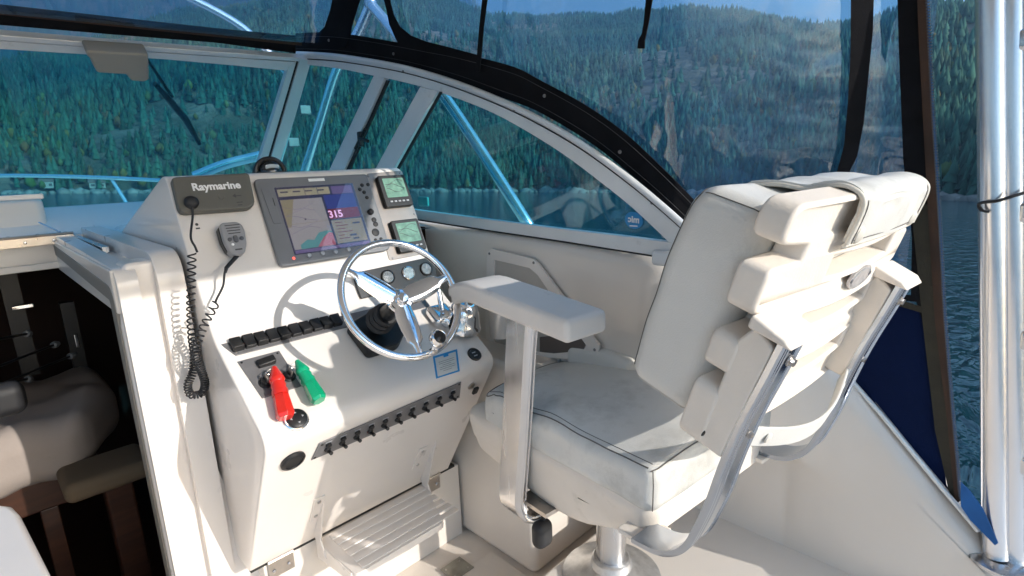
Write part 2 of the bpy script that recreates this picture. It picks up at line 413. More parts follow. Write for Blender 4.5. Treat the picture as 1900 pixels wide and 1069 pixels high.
def groundmat():
    m = bpy.data.materials.new('hillside_ground'); m.use_nodes = True; t = m.node_tree; b = t.nodes['Principled BSDF']; N = t.nodes.new; L = t.links.new
    tc = N('ShaderNodeTexCoord'); nz = N('ShaderNodeTexNoise'); nz.inputs['Scale'].default_value = .035; nz.inputs['Detail'].default_value = 9; nz.inputs['Roughness'].default_value = .65
    L(tc.outputs['Object'], nz.inputs['Vector']); cr = N('ShaderNodeValToRGB'); e = cr.color_ramp.elements
    e[0].position = .3; e[0].color = (.030, .038, .020, 1); e[1].position = .72; e[1].color = (.26, .20, .16, 1)
    q = e.new(.5); q.color = (.10, .085, .055, 1)
    L(nz.outputs[0], cr.inputs[0]); L(cr.outputs[0], b.inputs['Base Color']); b.inputs['Roughness'].default_value = .9
    n2 = N('ShaderNodeTexNoise'); n2.inputs['Scale'].default_value = .25; n2.inputs['Detail'].default_value = 8; L(tc.outputs['Object'], n2.inputs['Vector'])
    bp = N('ShaderNodeBump'); bp.inputs['Strength'].default_value = 1; bp.inputs['Distance'].default_value = 3; L(n2.outputs[0], bp.inputs['Height']); L(bp.outputs[0], b.inputs['Normal'])
    return m
def treemat():
    m = bpy.data.materials.new('forest_foliage'); m.use_nodes = True; t = m.node_tree; b = t.nodes['Principled BSDF']; N = t.nodes.new; L = t.links.new
    at = N('ShaderNodeAttribute'); at.attribute_name = 'tint'
    L(at.outputs['Color'], b.inputs['Base Color']); b.inputs['Roughness'].default_value = .85; b.inputs['Specular IOR Level'].default_value = .15
    return m
GM, TM = groundmat(), treemat()

def profile(pts):
    A = sorted([az_el(*p) for p in pts]); return np.array([a for a, _ in A]), np.array([e for _, e in A])
NEAR = profile([(-380, 150), (0, 130), (200, 85), (350, 35), (550, -5), (700, -40), (850, 15), (905, 32), (1000, 36), (1100, 36), (1200, 34), (1300, 36), (1400, 44), (1480, 56), (1560, 66), (1620, 58), (1680, 34), (1740, 22), (1800, 24), (1880, 30)])
FAR = profile([(-380, -120), (0, -130), (300, -120), (600, -90), (780, -40), (860, -2), (950, 40), (1200, 120)])
def fbm(x, y, s, o=4):
    return noise.fractal(Vector((x * s, y * s, 3.7)), 1.0, 2.0, o)
def terrain(az, s, P, d0, W, rough):
    d = d0(az) + s * W
    e = np.interp(az, *P) - (0.0 if az < P[0][-1] else 0)
    hc = math.tan(e) * (d0(az) + W)
    x, y = d * math.sin(az), d * math.cos(az)
    prof = s ** 0.85 if s <= 1 else 1 - (s - 1) * .6
    h = WZ + 1.2 * min(1, s * 30) + (hc - WZ) * prof * (1 + rough * fbm(x, y, .004) * (1 - abs(2 * min(s, 1) - 1) * .6)) + 5 * fbm(x, y, .02) * min(1, s * 8) * (1 if s < .95 else .3)
    return x, y, h
def d0near(az):
    t = np.interp(az, [R_(5), R_(45), R_(75), R_(88), R_(110)], [210, 215, 150, 105, 80]); return float(t) * (1 + .05 * fbm(az * 40, 0, .1))
def d0far(az): return 1300.0
def build_hill(name, P, d0, W, na, ns, a0, a1, rough):
    az = np.linspace(a0, a1, na); ss = np.concatenate([np.linspace(0, 1, ns), [1.08, 1.3, 1.6]])
    v = [terrain(a, s, P, d0, W, rough) for a in az for s in ss]; n = len(ss)
    v = [(x, y, (z if s > 0 else WZ - 2)) for (x, y, z), s in zip(v, list(ss) * na)]
    f = [(i * n + j, (i + 1) * n + j, (i + 1) * n + j + 1, i * n + j + 1) for i in range(na - 1) for j in range(n - 1)]
    return far_mesh(name, v, f, GM, 'structure', True)
build_hill('near_hill', NEAR, d0near, 620, 150, 36, R_(-35), R_(125), .22)
build_hill('far_mountain', FAR, d0far, 1500, 70, 24, R_(-35), R_(60), .15)

SCL = 1.0
def forest(name, P, d0, W, count, a0, a1, rough, hmin, hmax, near):
    rng = np.random.RandomState(11 if near else 12); VS = []; FS = []; TS = []; k = 0
    lev = [(0.02, .30, .62), (.30, .23, .82), (.55, .15, 1.02)] if near else [(.0, .30, 1.0)]
    n = 6 if near else 5
    for _ in range(count):
        az = rng.uniform(a0, a1); 
        s = math.sqrt(rng.uniform(0, 1)) if rng.rand() < .62 else rng.uniform(0, 1) ** 1.3
        s = .012 + s * 1.0
        if rng.rand() < .09: s = rng.uniform(.002, .07)
        x, y, z = terrain(az, s, P, d0, W, rough)
        rock = fbm(x + 300, y, .011, 5)
        if near and rock > .22 and rng.rand() < .84: continue
        H = rng.uniform(hmin, hmax) * (.75 if s < .1 else 1)
        g = rng.rand(); fb = fbm(x, y + 90, .012)
        c = np.array([.026, .078, .056]) * (.45 + 1.0 * g) + np.array([.030, .024, -.004]) * fb + np.array([.055, .038, .006]) * max(0, fbm(x - 500, y + 200, .007) - .12)
        round_ = False
        low = s < .30
        if near and rng.rand() < (.07 if low else .010) * (1 + 4 * max(0, fb)):
            c = np.array([[.15, .115, .03], [.08, .12, .035], [.15, .08, .03], [.10, .13, .05]][rng.randint(4)]) * rng.uniform(.6, 1.1); round_ = True; H *= .62
        r0 = H * rng.uniform(.17, .25); lean = rng.uniform(-.04, .04, 2) * H
        if round_:
            lv = [(.12, .0, None)]
            prof = [(.10, .10), (.30, .46), (.55, .52), (.80, .36), (1.0, .03)]
        else:
            prof = None
        rot = rng.uniform(0, 6.28)
        if round_:
            m = len(prof); vs = []
            for (hh, rr) in prof:
                for q in range(n):
                    a = rot + 2 * math.pi * q / n; jj = rng.uniform(.72, 1.25)
                    vs.append((x + lean[0] * hh + H * rr * .62 * jj * math.cos(a), y + lean[1] * hh + H * rr * .62 * jj * math.sin(a), z - .3 + H * (hh + rng.uniform(-.05, .05))))
            VS += vs; TS += [c * (.8 + .4 * rng.rand()) for _ in vs]
            for i in range(m - 1):
                for q in range(n):
                    a, b2 = k + i * n + q, k + i * n + (q + 1) % n; FS += [(a, b2, b2 + n), (a, b2 + n, a + n)]
            k += len(vs)
        else:
            for (b0, rr, top) in lev:
                vs = []
                for q in range(n):
                    a = rot + 2 * math.pi * q / n; jj = rng.uniform(.65, 1.3)
                    vs.append((x + lean[0] * b0 + H * rr * jj * .72 * math.cos(a), y + lean[1] * b0 + H * rr * jj * .72 * math.sin(a), z - .5 + H * (b0 + rng.uniform(-.05, .05))))
                vs.append((x + lean[0], y + lean[1], z - .5 + H * min(top, 1)))
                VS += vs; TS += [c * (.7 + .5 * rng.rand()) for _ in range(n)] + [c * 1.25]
                FS += [(k + q, k + (q + 1) % n, k + n) for q in range(n)]; k += n + 1
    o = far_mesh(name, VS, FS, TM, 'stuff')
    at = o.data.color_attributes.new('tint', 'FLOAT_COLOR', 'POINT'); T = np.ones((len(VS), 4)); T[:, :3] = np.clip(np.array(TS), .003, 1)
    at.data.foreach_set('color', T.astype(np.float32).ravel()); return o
o = forest('hillside_forest', NEAR, d0near, 620, 66000, R_(-4), R_(96), .22, 4.8, 10.0, True)
tag(o, 'dense conifer forest with yellow autumn trees covering the hill across the lake', 'forest')
o = forest('mountain_forest', FAR, d0far, 1500, 9000, R_(-5), R_(52), .15, 22, 36, False)
tag(o, 'hazy blue conifer forest on the farther mountain at upper left', 'forest')

# shoreline boulders (one mass of rocks along the water)
rb = []; rf = []; rng = np.random.RandomState(5)
for i in range(900):
    az = rng.uniform(R_(0), R_(96)); d = d0near(az) + rng.uniform(-3, 7); r = rng.uniform(.5, 1.9) * (1.5 if rng.rand() < .1 else 1); k = len(rb)
    x, y = d * math.sin(az), d * math.cos(az)
    ico = [(0, 0, 1), (.9, 0, .4), (.28, .85, .4), (-.72, .53, .4), (-.72, -.53, .4), (.28, -.85, .4), (.72, .53, -.5), (-.28, .85, -.5), (-.9, 0, -.5), (-.28, -.85, -.5), (.72, -.53, -.5)]
    for p in ico: rb.append((x + p[0] * r * rng.uniform(.7, 1.4), y + p[1] * r * rng.uniform(.7, 1.4), WZ + .2 + p[2] * r * rng.uniform(.5, .9)))
    for a, b_, c_ in [(0, 1, 2), (0, 2, 3), (0, 3, 4), (0, 4, 5), (0, 5, 1), (1, 6, 2), (2, 6, 7), (2, 7, 3), (3, 7, 8), (3, 8, 4), (4, 8, 9), (4, 9, 5), (5, 9, 10), (5, 10, 1), (1, 10, 6)]: rf.append((k + a, k + b_, k + c_))
o = far_mesh('shore_rocks', rb, rf, mat('shore_rock', (.22, .20, .18), .9, var=.35, vscale=.4), 'stuff')
tag(o, 'pale boulders lining the far shore at the waterline', 'rocks')

# haze: one closed box round the boat, the lake and the hills
hv = MB(); hv.box((900, 1500, 130), (3600, 3600, 0)); lo, hi = V(-2600, -1500, -330), V(3900, 3900, 1650)
hv = MB(); hv.box((lo + hi) / 2, (hi - lo) / 2)
hm = bpy.data.materials.new('lake_haze'); hm.use_nodes = True; hm.node_tree.nodes.remove(hm.node_tree.nodes['Principled BSDF'])
pv = hm.node_tree.nodes.new('ShaderNodeVolumePrincipled'); pv.inputs['Density'].default_value = .00050; pv.inputs['Color'].default_value = (.30, .62, 1, 1); pv.inputs['Anisotropy'].default_value = .2
hm.node_tree.links.new(pv.outputs[0], hm.node_tree.nodes['Material Output'].inputs['Volume'])
hz = hv.make('haze', hm, kind='stuff', fix=True); tag(hz, 'thin pale blue haze over the lake and the hills', 'haze')

# small houses near the far shore
def far_house(px, py, w, h, label, d=None, parts=True):
    az, el = az_el(px, py); d = d0near(az) + (d or 12); c = V(d * math.sin(az), d * math.cos(az), WZ + 1.5 + max(0, math.tan(el) * d - WZ) * .0)
    zz = max(WZ + 1.5, math.tan(el) * d); c[2] = zz
    cw = F @ c; t = thing('lakeside_house', label, 'house', cw)
    ex = F @ V(math.cos(az), -math.sin(az), 0); ey = F @ V(math.sin(az), math.cos(az), 0); ez = F @ V(0, 0, 1); ax = (ex, ey, ez)
    mb = MB(); mb.box(cw + ez * h / 2, (w / 2, w * .35, h / 2), ax); mb.make('wall', M['house'], t)
    mb = MB(); P = lambda a, b, e: cw + ex * a + ey * b + ez * e
    mb.prism([P(-w * .55, -w * .42, h), P(-w * .55, w * .42, h), P(-w * .55, 0, h + w * .28)], ex * w * 1.1); mb.make('roof', M['roofm'], t)
    for a in (-.28, .28):
        mb = MB(); mb.box(P(a * w, -w * .36, h * .55), (w * .11, .03 * w, h * .18), ax); mb.make('window', M['hwin'], t)
far_house(88, 354, 3.2, 1.8, 'small pale house on the far shore, leftmost of the three', 4)
far_house(182, 353, 4, 1.6, 'low pale house on the far shore behind the bow rail', 5)
far_house(396, 275, 6, 3, 'grey-roofed house on the hillside behind the windscreen wiper tip', 60)

# ================================================================== BOAT SHELL
def structure(o): o['kind'] = 'structure'; return o
FLZ, PLZ = -1.415, -1.23
mb = MB(); mb.box((0.0, -.3, FLZ - .05), (1.75, 2.0, .05)); structure(mb.make('floor', M['floor'], bevel=.004))
mb = MB(); mb.prism([V(.93, .985, PLZ), V(1.69, .985, PLZ), V(1.69, -1.2, PLZ), V(.93, -1.2, PLZ)], (0, 0, -.18))
o = mb.make('helm_platform', M['gel'], bevel=.012); structure(o)
# chair platform panel seam strips
# starboard liner below the windows and aft coaming: one lofted skin
def zt(y): return float(np.interp(y, [-.6, -.3, -.02, .19, .343, .5, .65, .8, 2.2, 2.7], [-1.33, -1.27, -1.05, -.815, -.645, -.49, -.37, -.262, -.205, -.12]))
def lx(y): return float(np.interp(y, [-1, .30, .42, .60, .80, 1.0, 1.7, 2.95], [1.675, 1.672, 1.65, 1.50, 1.37, 1.345, 1.34, 1.14]))
def skin(u, v):
    y = u; z1 = zt(y); xx = lx(y); r = .035
    zf = -1.235 if y < 1.14 else -.63
    rr = np.interp(y, [.3, .8], [.055, .03])
    pts = [(xx + (.0 if y > 1.14 else max(0, 1.675 - xx)), zf - .25 if y < 1.14 else zf - .03)]
    zm = min(-.66, (zf + z1) / 2)
    pts += [(xx + (.0 if y > 1.14 else max(0, 1.675 - xx)), zm - .05), (xx, zm + .02), (xx - .002, (zm + z1) / 2), (xx, z1 - rr * 1.6)]
    for k in range(1, 7):
        a = k / 6 * math.pi / 2; pts.append((xx + rr * 1.2 * (1 - math.cos(a)), z1 - rr * 1.6 + rr * 1.6 * math.sin(a)))
    xo = 1.84
    if y < .45: pts += [(min(xx + rr * 1.2 + .08, xo - .02), z1 + .004), (xo, z1 - .01), (xo + .02, z1 - .3), (xo + .1, -2.6)]
    else: pts += [(xx + rr * 1.2 + .02, z1 + .002), (xx + rr * 1.2 + .03, z1 - .25), (1.9, min(z1, -.4) - .06), (2.0, -2.6)]
    p = pts[v]; return (p[0], y, p[1])
ys = list(np.linspace(-1.0, .2, 14)) + list(np.linspace(.24, 1.14, 26)) + list(np.linspace(1.1405, 2.95, 20))
mb = MB(); mb.grid(lambda u, v: skin(u, v), ys, list(range(15))); structure(mb.make('side_liner', M['gel'], ang=50))
# locker under the starboard shelf (faces the footwell)
mb = MB(); mb.prism([V(1.19, 1.14, FLZ), V(1.19, 2.2, FLZ), V(1.60, 2.2, FLZ), V(1.60, 1.14, FLZ)], (0, 0, .765))
structure(mb.make('starboard_locker', M['gel'], bevel=.03, seg=4))

# cabin bulkhead right of the companionway, with its raised inner bead, and the deck slot for the sliding hatch
YB = 1.62
def xz(pts, y, dy, name, m, bev, seg=3, parent=None, ang=35):
    mb = MB(); mb.prism([V(a, y, b) for a, b in pts], (0, dy, 0)); return mb.make(name, m, parent, bevel=bev, seg=seg, ang=ang)
fr = thing('companionway_frame', 'cream moulded doorway frame left of the helm console', 'door frame', V(.30, YB, FLZ))
prof = [(.238, FLZ), (.238, -.345), (.205, -.275), (.205, -.21)] + [(.30, -.2)] + [(.33 + .055 * math.sin(a), -.255 + .055 * math.cos(a)) for a in np.linspace(0, math.pi / 2, 7)] + [(.385, FLZ)]
xz([(.238, FLZ), (.238, -.36), (.252, -.23), (.27, -.205)] + [(.315 + .07 * math.sin(a), -.275 + .07 * math.cos(a)) for a in np.linspace(0, math.pi / 2, 8)] + [(.385, FLZ)], YB, .09, 'jamb', M['gelw'], .010, 4, fr)
def yz(pts, x0, x1, name, m, bev, r, parent=None):
    mb = MB(); mb.prism([V(x0, y, z) for y, z in roundpoly(pts, r, 7)], (x1 - x0, 0, 0)); return mb.make(name, m, parent, bevel=bev, seg=4, ang=50)
# inner and outer upstands that run up the jamb, turn over the corner and go forward along the deck slot
yz([(YB - .022, FLZ), (YB - .022, -.215), (2.66, -.198), (2.66, -.27), (YB + .06, -.30), (YB + .06, FLZ)], .242, .288, 'inner_bead', M['gelw'], .013, [.002, .05, .002, 0, .01, 0], fr)
yz([(YB - .026, FLZ), (YB - .026, -.186), (2.66, -.178), (2.66, -.27), (YB + .06, -.30), (YB + .06, FLZ)], .326, .388, 'outer_shoulder', M['gelw'], .020, [.002, .085, .002, 0, .01, 0], fr)
yz([(YB + .012, FLZ), (YB + .012, -.26), (2.66, -.232), (2.66, -.27), (YB + .06, -.30), (YB + .06, FLZ)], .233, .244, 'door_seal', mat('grey_seal', (.22, .20, .17), .6), .003, [.002, .05, .002, 0, .01, 0], fr)
mb = MB(); mb.box((.2435, 2.14, -.272), (.0085, .52, .055)); mb.make('slot_side', M['gel'], fr, bevel=.004)
mb = MB(); mb.box((.31, 2.16, -.245), (.055, .49, .02)); mb.make('slide_channel', M['gel'], fr, bevel=.004)
mb = MB(); mb.box((.305, 2.36, -.214), (.010, .28, .010)); mb.make('slide_rail', M['alu'], fr, bevel=.002)
mb = MB(); mb.prism([V(.30, YB + .01, -.86), V(.388, YB + .01, -.78), V(.44, YB - .06, -1.13), V(.44, YB - .06, FLZ), V(.30, YB + .01, FLZ)], (0, .10, 0)); mb.make('lower_panel', M['gelw'], fr)
mb = MB(); mb.box((-.31, 2.66, -.250), (.64, .018, .05)); mb.make('header', M['gel'], fr, bevel=.008)
mb = MB(); mb.box((-.35, 2.637, -.305), (.60, .014, .012)); mb.make('header_trim', M['gel'], fr, bevel=.004)

# cabin top / dash deck and coach roof forward of the opening
def deckz(y): return float(np.interp(y, [1.6, 2.66, 2.9, 3.0], [-.218, -.203, -.108, -.10]))
mb = MB(); mb.grid(lambda u, v: (u, v, deckz(v)), [.375, .5, .8, 1.0, 1.14, 1.25], [1.70, 2.1, 2.45, 2.6, 2.75, 2.9, 2.95]); 
mb.grid(lambda u, v: (u, v, deckz(v)), [-1.3, -.6, 0, .376], [2.655, 2.75, 2.9, 2.95]); structure(mb.make('cabin_top', M['gelw'], fix=False))
mb = MB(); mb.grid(lambda u, v: (u * max(.05, math.sqrt(max(0, 1 - ((v - 2.9) / 4.1) ** 2))), v, -.135 - .075 * (v - 2.9)), list(np.linspace(-1.75, 1.75, 15)), list(np.linspace(2.9, 6.9, 14)))
structure(mb.make('foredeck', M['gelw'], fix=False))
mb = MB(); mb.prism([V(-1.3, 2.9, -.30), V(1.2, 2.9, -.30), V(1.6, 1.8, -.30), V(-1.3, 1.8, -.30)], (0, 0, -.01))
mb = MB(); mb.grid(lambda u, v: (2.25 * u * (1 if v < 2.2 else max(.04, math.sqrt(max(0, 1 - ((v - 2.2) / 5) ** 2)))), v, -.33 - .03 * max(0, v - 2) ), [-1, -.75, .75, 1], list(np.linspace(.6, 7.1, 16)))

mb = MB(); mb.box((0, -.38, -2.05), (1.80, 1.92, .57)); mb.box((0, 2.9, -2.2), (1.45, 1.34, .42)); structure(mb.make('hull', M['gelw']))
mb = MB(); mb.prism([V(-1.70, -2.2, FLZ), V(-1.70, 1.60, FLZ), V(-1.70, 1.60, -.30), V(-1.70, .9, -.34), V(-1.70, .2, -.9), V(-1.70, -2.2, -1.0)], (-.14, 0, 0)); structure(mb.make('port_side', M['gel'], bevel=.02, seg=3))
# ------------------------------------------------------------------ cabin interior seen through the doorway
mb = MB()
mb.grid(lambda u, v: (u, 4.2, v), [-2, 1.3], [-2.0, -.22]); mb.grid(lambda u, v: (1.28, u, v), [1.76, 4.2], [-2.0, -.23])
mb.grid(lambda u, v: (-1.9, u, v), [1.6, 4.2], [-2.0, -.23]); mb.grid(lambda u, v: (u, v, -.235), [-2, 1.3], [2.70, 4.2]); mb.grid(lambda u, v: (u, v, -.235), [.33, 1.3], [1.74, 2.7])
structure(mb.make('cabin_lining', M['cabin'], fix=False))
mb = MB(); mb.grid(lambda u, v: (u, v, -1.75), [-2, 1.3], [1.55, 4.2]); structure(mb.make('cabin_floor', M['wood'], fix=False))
mb = MB(); mb.box((-1.55, YB + .05, -.8), (.9, .05, .62)); structure(mb.make('port_bulkhead', M['gel'], bevel=.01))
mb = MB(); mb.box((-1.3, 2.15, -.235), (.85, .5, .02)); structure(mb.make('port_cabin_top', M['gel'], bevel=.005))
mb = MB(); mb.box((.78, YB + .115, -.85), (.42, .01, .62)); structure(mb.make('bulkhead_behind_console', M['gel']))
# bunk with sheet
BZ = ony(120, 735, 2.72)[2]
bk = thing('bunk', 'berth with rumpled pale sheet inside the dark cabin', 'bed', V(-.25, 2.75, -1.75))
def shf(x, y, z): return (x * (1 - .22 * max(0, -y / .36)) , y, z + .020 * noise.noise(Vector((x * 5, y * 7, 0))) * (z > 0) + .010 * math.sin(x * 26 + y * 12 + 3 * noise.noise(Vector((x * 3, y * 3, 2)))))
xr = ony(215, 720, 2.75)[0]
mb = MB(); mb.rbox((xr - .70, 2.80, BZ - .12), (.70, .36, .12), .09, 20, 4, shf); mb.make('sheet', M['sheet'], bk, ang=80)
mb = MB(); mb.box((xr - .74, 2.84, BZ - .30), (.62, .28, .07)); mb.make('bed_frame', M['wood'], bk, bevel=.01)
for px, py in ((80, 900), (-90, 900)):
    q = ony(px, py, 2.60); mb = MB(); mb.box((q[0], 2.60, (BZ - .37 - 1.75) / 2), (.028, .028, (BZ - .37 + 1.75) / 2)); mb.make('leg', M['wood'], bk, bevel=.005)
st = thing('upholstered_stool', 'cream upholstered stool beside the bunk in the dark cabin', 'stool', V(.22, 2.3, -1.75))
c_ = ony(190, 895, 2.30)
mb = MB(); mb.rbox((c_[0] + .02, 2.36, c_[2] + .01), (.13, .11, .036), .028, 6, 4); mb.make('cushion', M['uphol'], st, ang=80)
mb = MB(); mb.box((c_[0] + .05, 2.40, (c_[2] - .05 - 1.75) / 2), (.045, .045, (c_[2] - .05 + 1.75) / 2)); mb.make('pedestal', M['wood'], st, bevel=.01)
stp = thing('cabin_step', 'dark teak steps down into the cabin', 'steps', V(.1, 1.9, -1.75))
for i, (yy, zz) in enumerate([(1.84, -1.30), (2.02, -1.52)]):
    mb = MB(); mb.box((.03, yy, zz), (.20, .10, .018)); mb.make('tread', M['wood'], stp, bevel=.004)
for sx in (-.18, .235):
    mb = MB(); mb.prism([V(sx, 1.72, -1.28), V(sx, 1.94, -1.28), V(sx, 2.15, -1.75), V(sx, 1.72, -1.75)], (.02, 0, 0)); mb.make('side_board', M['wood'], stp)
# rack of rods with grey grips
lbl = ['upper thin rod with grey tip lying in the dark cabin', 'second rod from the top with a round grey tip in the cabin', 'third rod from the top, tip pointing furthest right in the cabin', 'lowest rod with grey tip just above the bunk sheet']
for i, (a, b) in enumerate([((-60, 640), (48, 620)), ((-60, 702), (98, 641)), ((-60, 738), (128, 662)), ((-60, 722), (50, 704))]):
    A_, B_ = ony(*a, 2.35), ony(*b, 2.75); t = thing('fishing_rod', lbl[i], 'fishing rod', A_, 'rods stowed in the cabin')
    mb = MB(); mb.tube([A_, B_], .005, 8); mb.make('shaft', M['black'], t); mb = MB(); d = _n(B_ - A_); mb.lathe([(.0, 0), (.012, .003), (.014, .02), (.010, .035), (0, .038)], B_, d, 12); mb.make('tip', mat('rod_tip', (.12, .13, .14), .5), t)
p = ony(-8, 745, 2.36); mb = MB(); mb.rbox(p, (.075, .04, .055), .035, 4, 4); tag(mb.make('dark_bag', M['rubber'], ang=80), 'small black bag on the edge of the bunk sheet', 'bag')
rk = thing('rod_rack', 'black rack holding the fishing rods in the cabin', 'rack', V(-.2, 3.0, -.9))
mb = MB(); mb.box(ony(30, 580, 3.1) , (.03, .02, .28)); mb.make('upright', M['black'], rk); mb = MB(); mb.box(ony(140, 640, 3.1), (.025, .02, .2)); mb.make('upright', M['black'], rk)
mb = MB(); mb.box(ony(42, 569, 3.05), (.035, .012, .008)); mb.make('latch', M['chrome'], rk, bevel=.003)
mb = MB(); mb.box(ony(142, 632, 3.05), (.007, .012, .03)); mb.make('latch', M['chrome'], rk, bevel=.003)

# white moulded lid corner at the lower left of the doorway
mb = MB(); c = [onz(-10, 932, -.62), onz(22, 936, -.62), onz(36, 950, -.62), onz(118, 1110, -.62)]
mb.prism([c[0], c[1], c[2], c[3], c[3] + V(-.45, -.2, 0), c[0] + V(-.45, 0, 0)], (0, 0, -.05)); tag(mb.make('cockpit_table', M['gelw'], bevel=.012, seg=4), 'white moulded tabletop corner in front of the cabin doorway', 'table')

# sliding hatch raised beyond its piano hinge
ht = thing('deck_hatch', 'white moulded deck hatch folded up above the companionway', 'hatch', V(-.2, 2.69, -.2))
mb = MB(); mb.rbox((-.42, 2.85, -.125), (.665, .075, .075), .03, 6, 3, lambda x, y, z: (x, y + .30 * z, z)); mb.make('lid', M['gelw'], ht, ang=60)
mb = MB(); mb.box((-.42, 2.765, -.055), (.667, .012, .010)); mb.make('lid_lip', M['gelw'], ht, bevel=.004)
mb = MB(); mb.tube([ony(72, 413, 2.70), ony(112, 431, 2.64)], .003, 6); mb.make('stay', M['alu'], ht)
hg = thing('piano_hinge', 'stainless piano hinge along the front of the companionway', 'hinge', V(0, 2.65, -.2))
mb = MB(); mb.box((-.36, 2.647, -.193), (.655, .026, .0025)); mb.make('upper_leaf', M['steel'], hg); mb = MB(); mb.box((-.36, 2.617, -.208), (.655, .0025, .018)); mb.make('lower_leaf', M['steel'], hg)
mb = MB(); mb.tube([V(-1.0, 2.618, -.192), V(.296, 2.618, -.192)], .006, 8); mb.make('pin', M['steel'], hg)
scm = None
for i in range(14):
    for (yy, zz, ax_) in ((2.655, -.190, (0, 0, 1)), (2.613, -.212, (0, -1, 0))):
        x = .275 - .08 * i - (.04 if ax_[2] == 0 else 0)
        if scm is None:
            mb = MB(); mb.lathe([(0, -.001), (.006, 0), (.0045, .0025), (0, .003)], (0, 0, 0), (0, 0, 1), 8); s0 = mb; 
        mb = MB(); mb.lathe([(0, -.001), (.006, 0), (.0045, .0025), (0, .003)], (x, yy, zz), ax_, 8); mb.make('screw', M['alu'], hg)
        scm = 1

# ================================================================== HELM CONSOLE
UP = plane((.4, 1.66, -.01), (1, 0, 0), (0, -.397, -.918))
SH = plane((.4, 1.487, -.41), (1, 0, 0), (0, -.815, -.58))
FR = plane((.4, 1.225, -.625), (1, 0, 0), (0, .51, -.86))
def on(P, px, py, h=0.0): return onp(px, py, P) + P[3] * h
def uvs(P, pts):                                       # pixels -> (a, b) on the panel
    return [((q - P[0]) @ P[1], (q - P[0]) @ P[2]) for q in [onp(x, y, P) for x, y in pts]]
def pt(P, a, b, h=0.0): return P[0] + a * P[1] + b * P[2] + h * P[3]
def rect(P, pts):                                      # pixel quad -> centred rectangle on the panel
    q = np.array(uvs(P, pts)); return (q[:, 0].min() + q[:, 0].max()) / 2, (q[:, 1].min() + q[:, 1].max()) / 2
def slab(P, loop, h0, h1, name, m, parent, bevel=0, seg=2, r=0, ang=35):
    if r: loop = roundpoly(loop, r)
    mb = MB(); mb.prism([pt(P, a, b, h0) for a, b in loop], P[3] * (h1 - h0)); return mb.make(name, m, parent, bevel=bevel, seg=seg, ang=ang)
def rc(a, b, ha, hb): return [(a - ha, b - hb), (a + ha, b - hb), (a + ha, b + hb), (a - ha, b + hb)]
def screw(P, a, b, parent, r=.0042, m=None, h=.002):
    mb = MB(); mb.lathe([(0, h - .001), (r, h), (r * .7, h + .0016), (0, h + .0018)], pt(P, a, b), P[3], 8); return mb.make('screw', m or M['steel'], parent)

con = thing('helm_console', 'cream moulded helm console carrying the switches and gauges', 'console', V(.76, 1.6, FLZ))
prof = roundpoly([(1.70, .002), (1.6625, -.004), (1.487, -.41), (1.215, -.605), (1.508, -1.105), (1.95, -1.105), (1.95, -.40), (2.47, -.222), (2.44, -.205)],
                 [.03, .022, .05, .045, .004, 0, 0, 0, 0], 6)
mb = MB(); xs = [.40, 1.125]
mb.prism([V(.40, y, z) for y, z in prof], (.725, 0, 0)); body = mb.make('body', M['gelw'], con, bevel=.016, seg=4, ang=40)
from mathutils.bvhtree import BVHTree
_bv = BVHTree.FromPolygons([tuple(v) for v in mb.v], [f for f in mb.f])
def onbody(px, py, h=0.0):                             # point and normal where the sight line meets the console
    d = Vector(ray(px, py)).normalized(); l, n, i, dd = _bv.ray_cast(Vector((0, 0, 0)), d)
    n = np.array(n); n = n if n @ np.array(d) < 0 else -n
    return np.array(l) + n * h, n
def bplane(px, py):
    l, n = onbody(px, py); v = _n(np.cross(n, V(1, 0, 0))); v = v if v[2] < 0 else -v; return (l, V(1, 0, 0), v, n)
mb = MB(); mb.prism([V(.44, 1.514, FLZ), V(.44, 1.95, FLZ), V(1.176, 1.95, FLZ), V(1.176, 1.514, FLZ)], (0, 0, .301)); mb.make('kick_base', M['gel'], con, bevel=.004)
mb = MB(); mb.box((.78, 1.535, -1.1095), (.375, .024, .0045)); mb.make('shadow_gap', M['gap'], con)
mb = MB(); mb.prism([V(.389, 1.66, -.25), V(.389, 1.75, -.25), V(.389, 1.75, -1.1), V(.389, 1.66, -1.1)], (.0105, 0, 0)); mb.make('edge_gap', M['gap'], con)
# hinges at the bottom edge
for (px, py), lab in (((520, 1033), 0), ((800, 886), 1)):
    p = ony(px, py, 1.507); t = MB(); ax = (V(1, 0, 0), _n(V(0, .51, -.86)), V(0, -.86, -.51))
    hh = MB(); hh.box(p + V(0, -.012, .028), (.038, .026, .0015), ax); hh.box(p + V(0, .002, -.030), (.038, .0015, .028)); hh.tube([p + V(-.038, -.003, 0), p + V(.038, -.003, 0)], .005, 8)
    ho = hh.make('hinge', M['steel'], con)
    for k in (-1, 1):
        mb = MB(); mb.lathe([(0, 0), (.006, .001), (.004, .003), (0, .0032)], p + V(k * .022, -.001, -.035), (0, -1, 0), 8); mb.make('hinge_screw', M['alu'], ho)

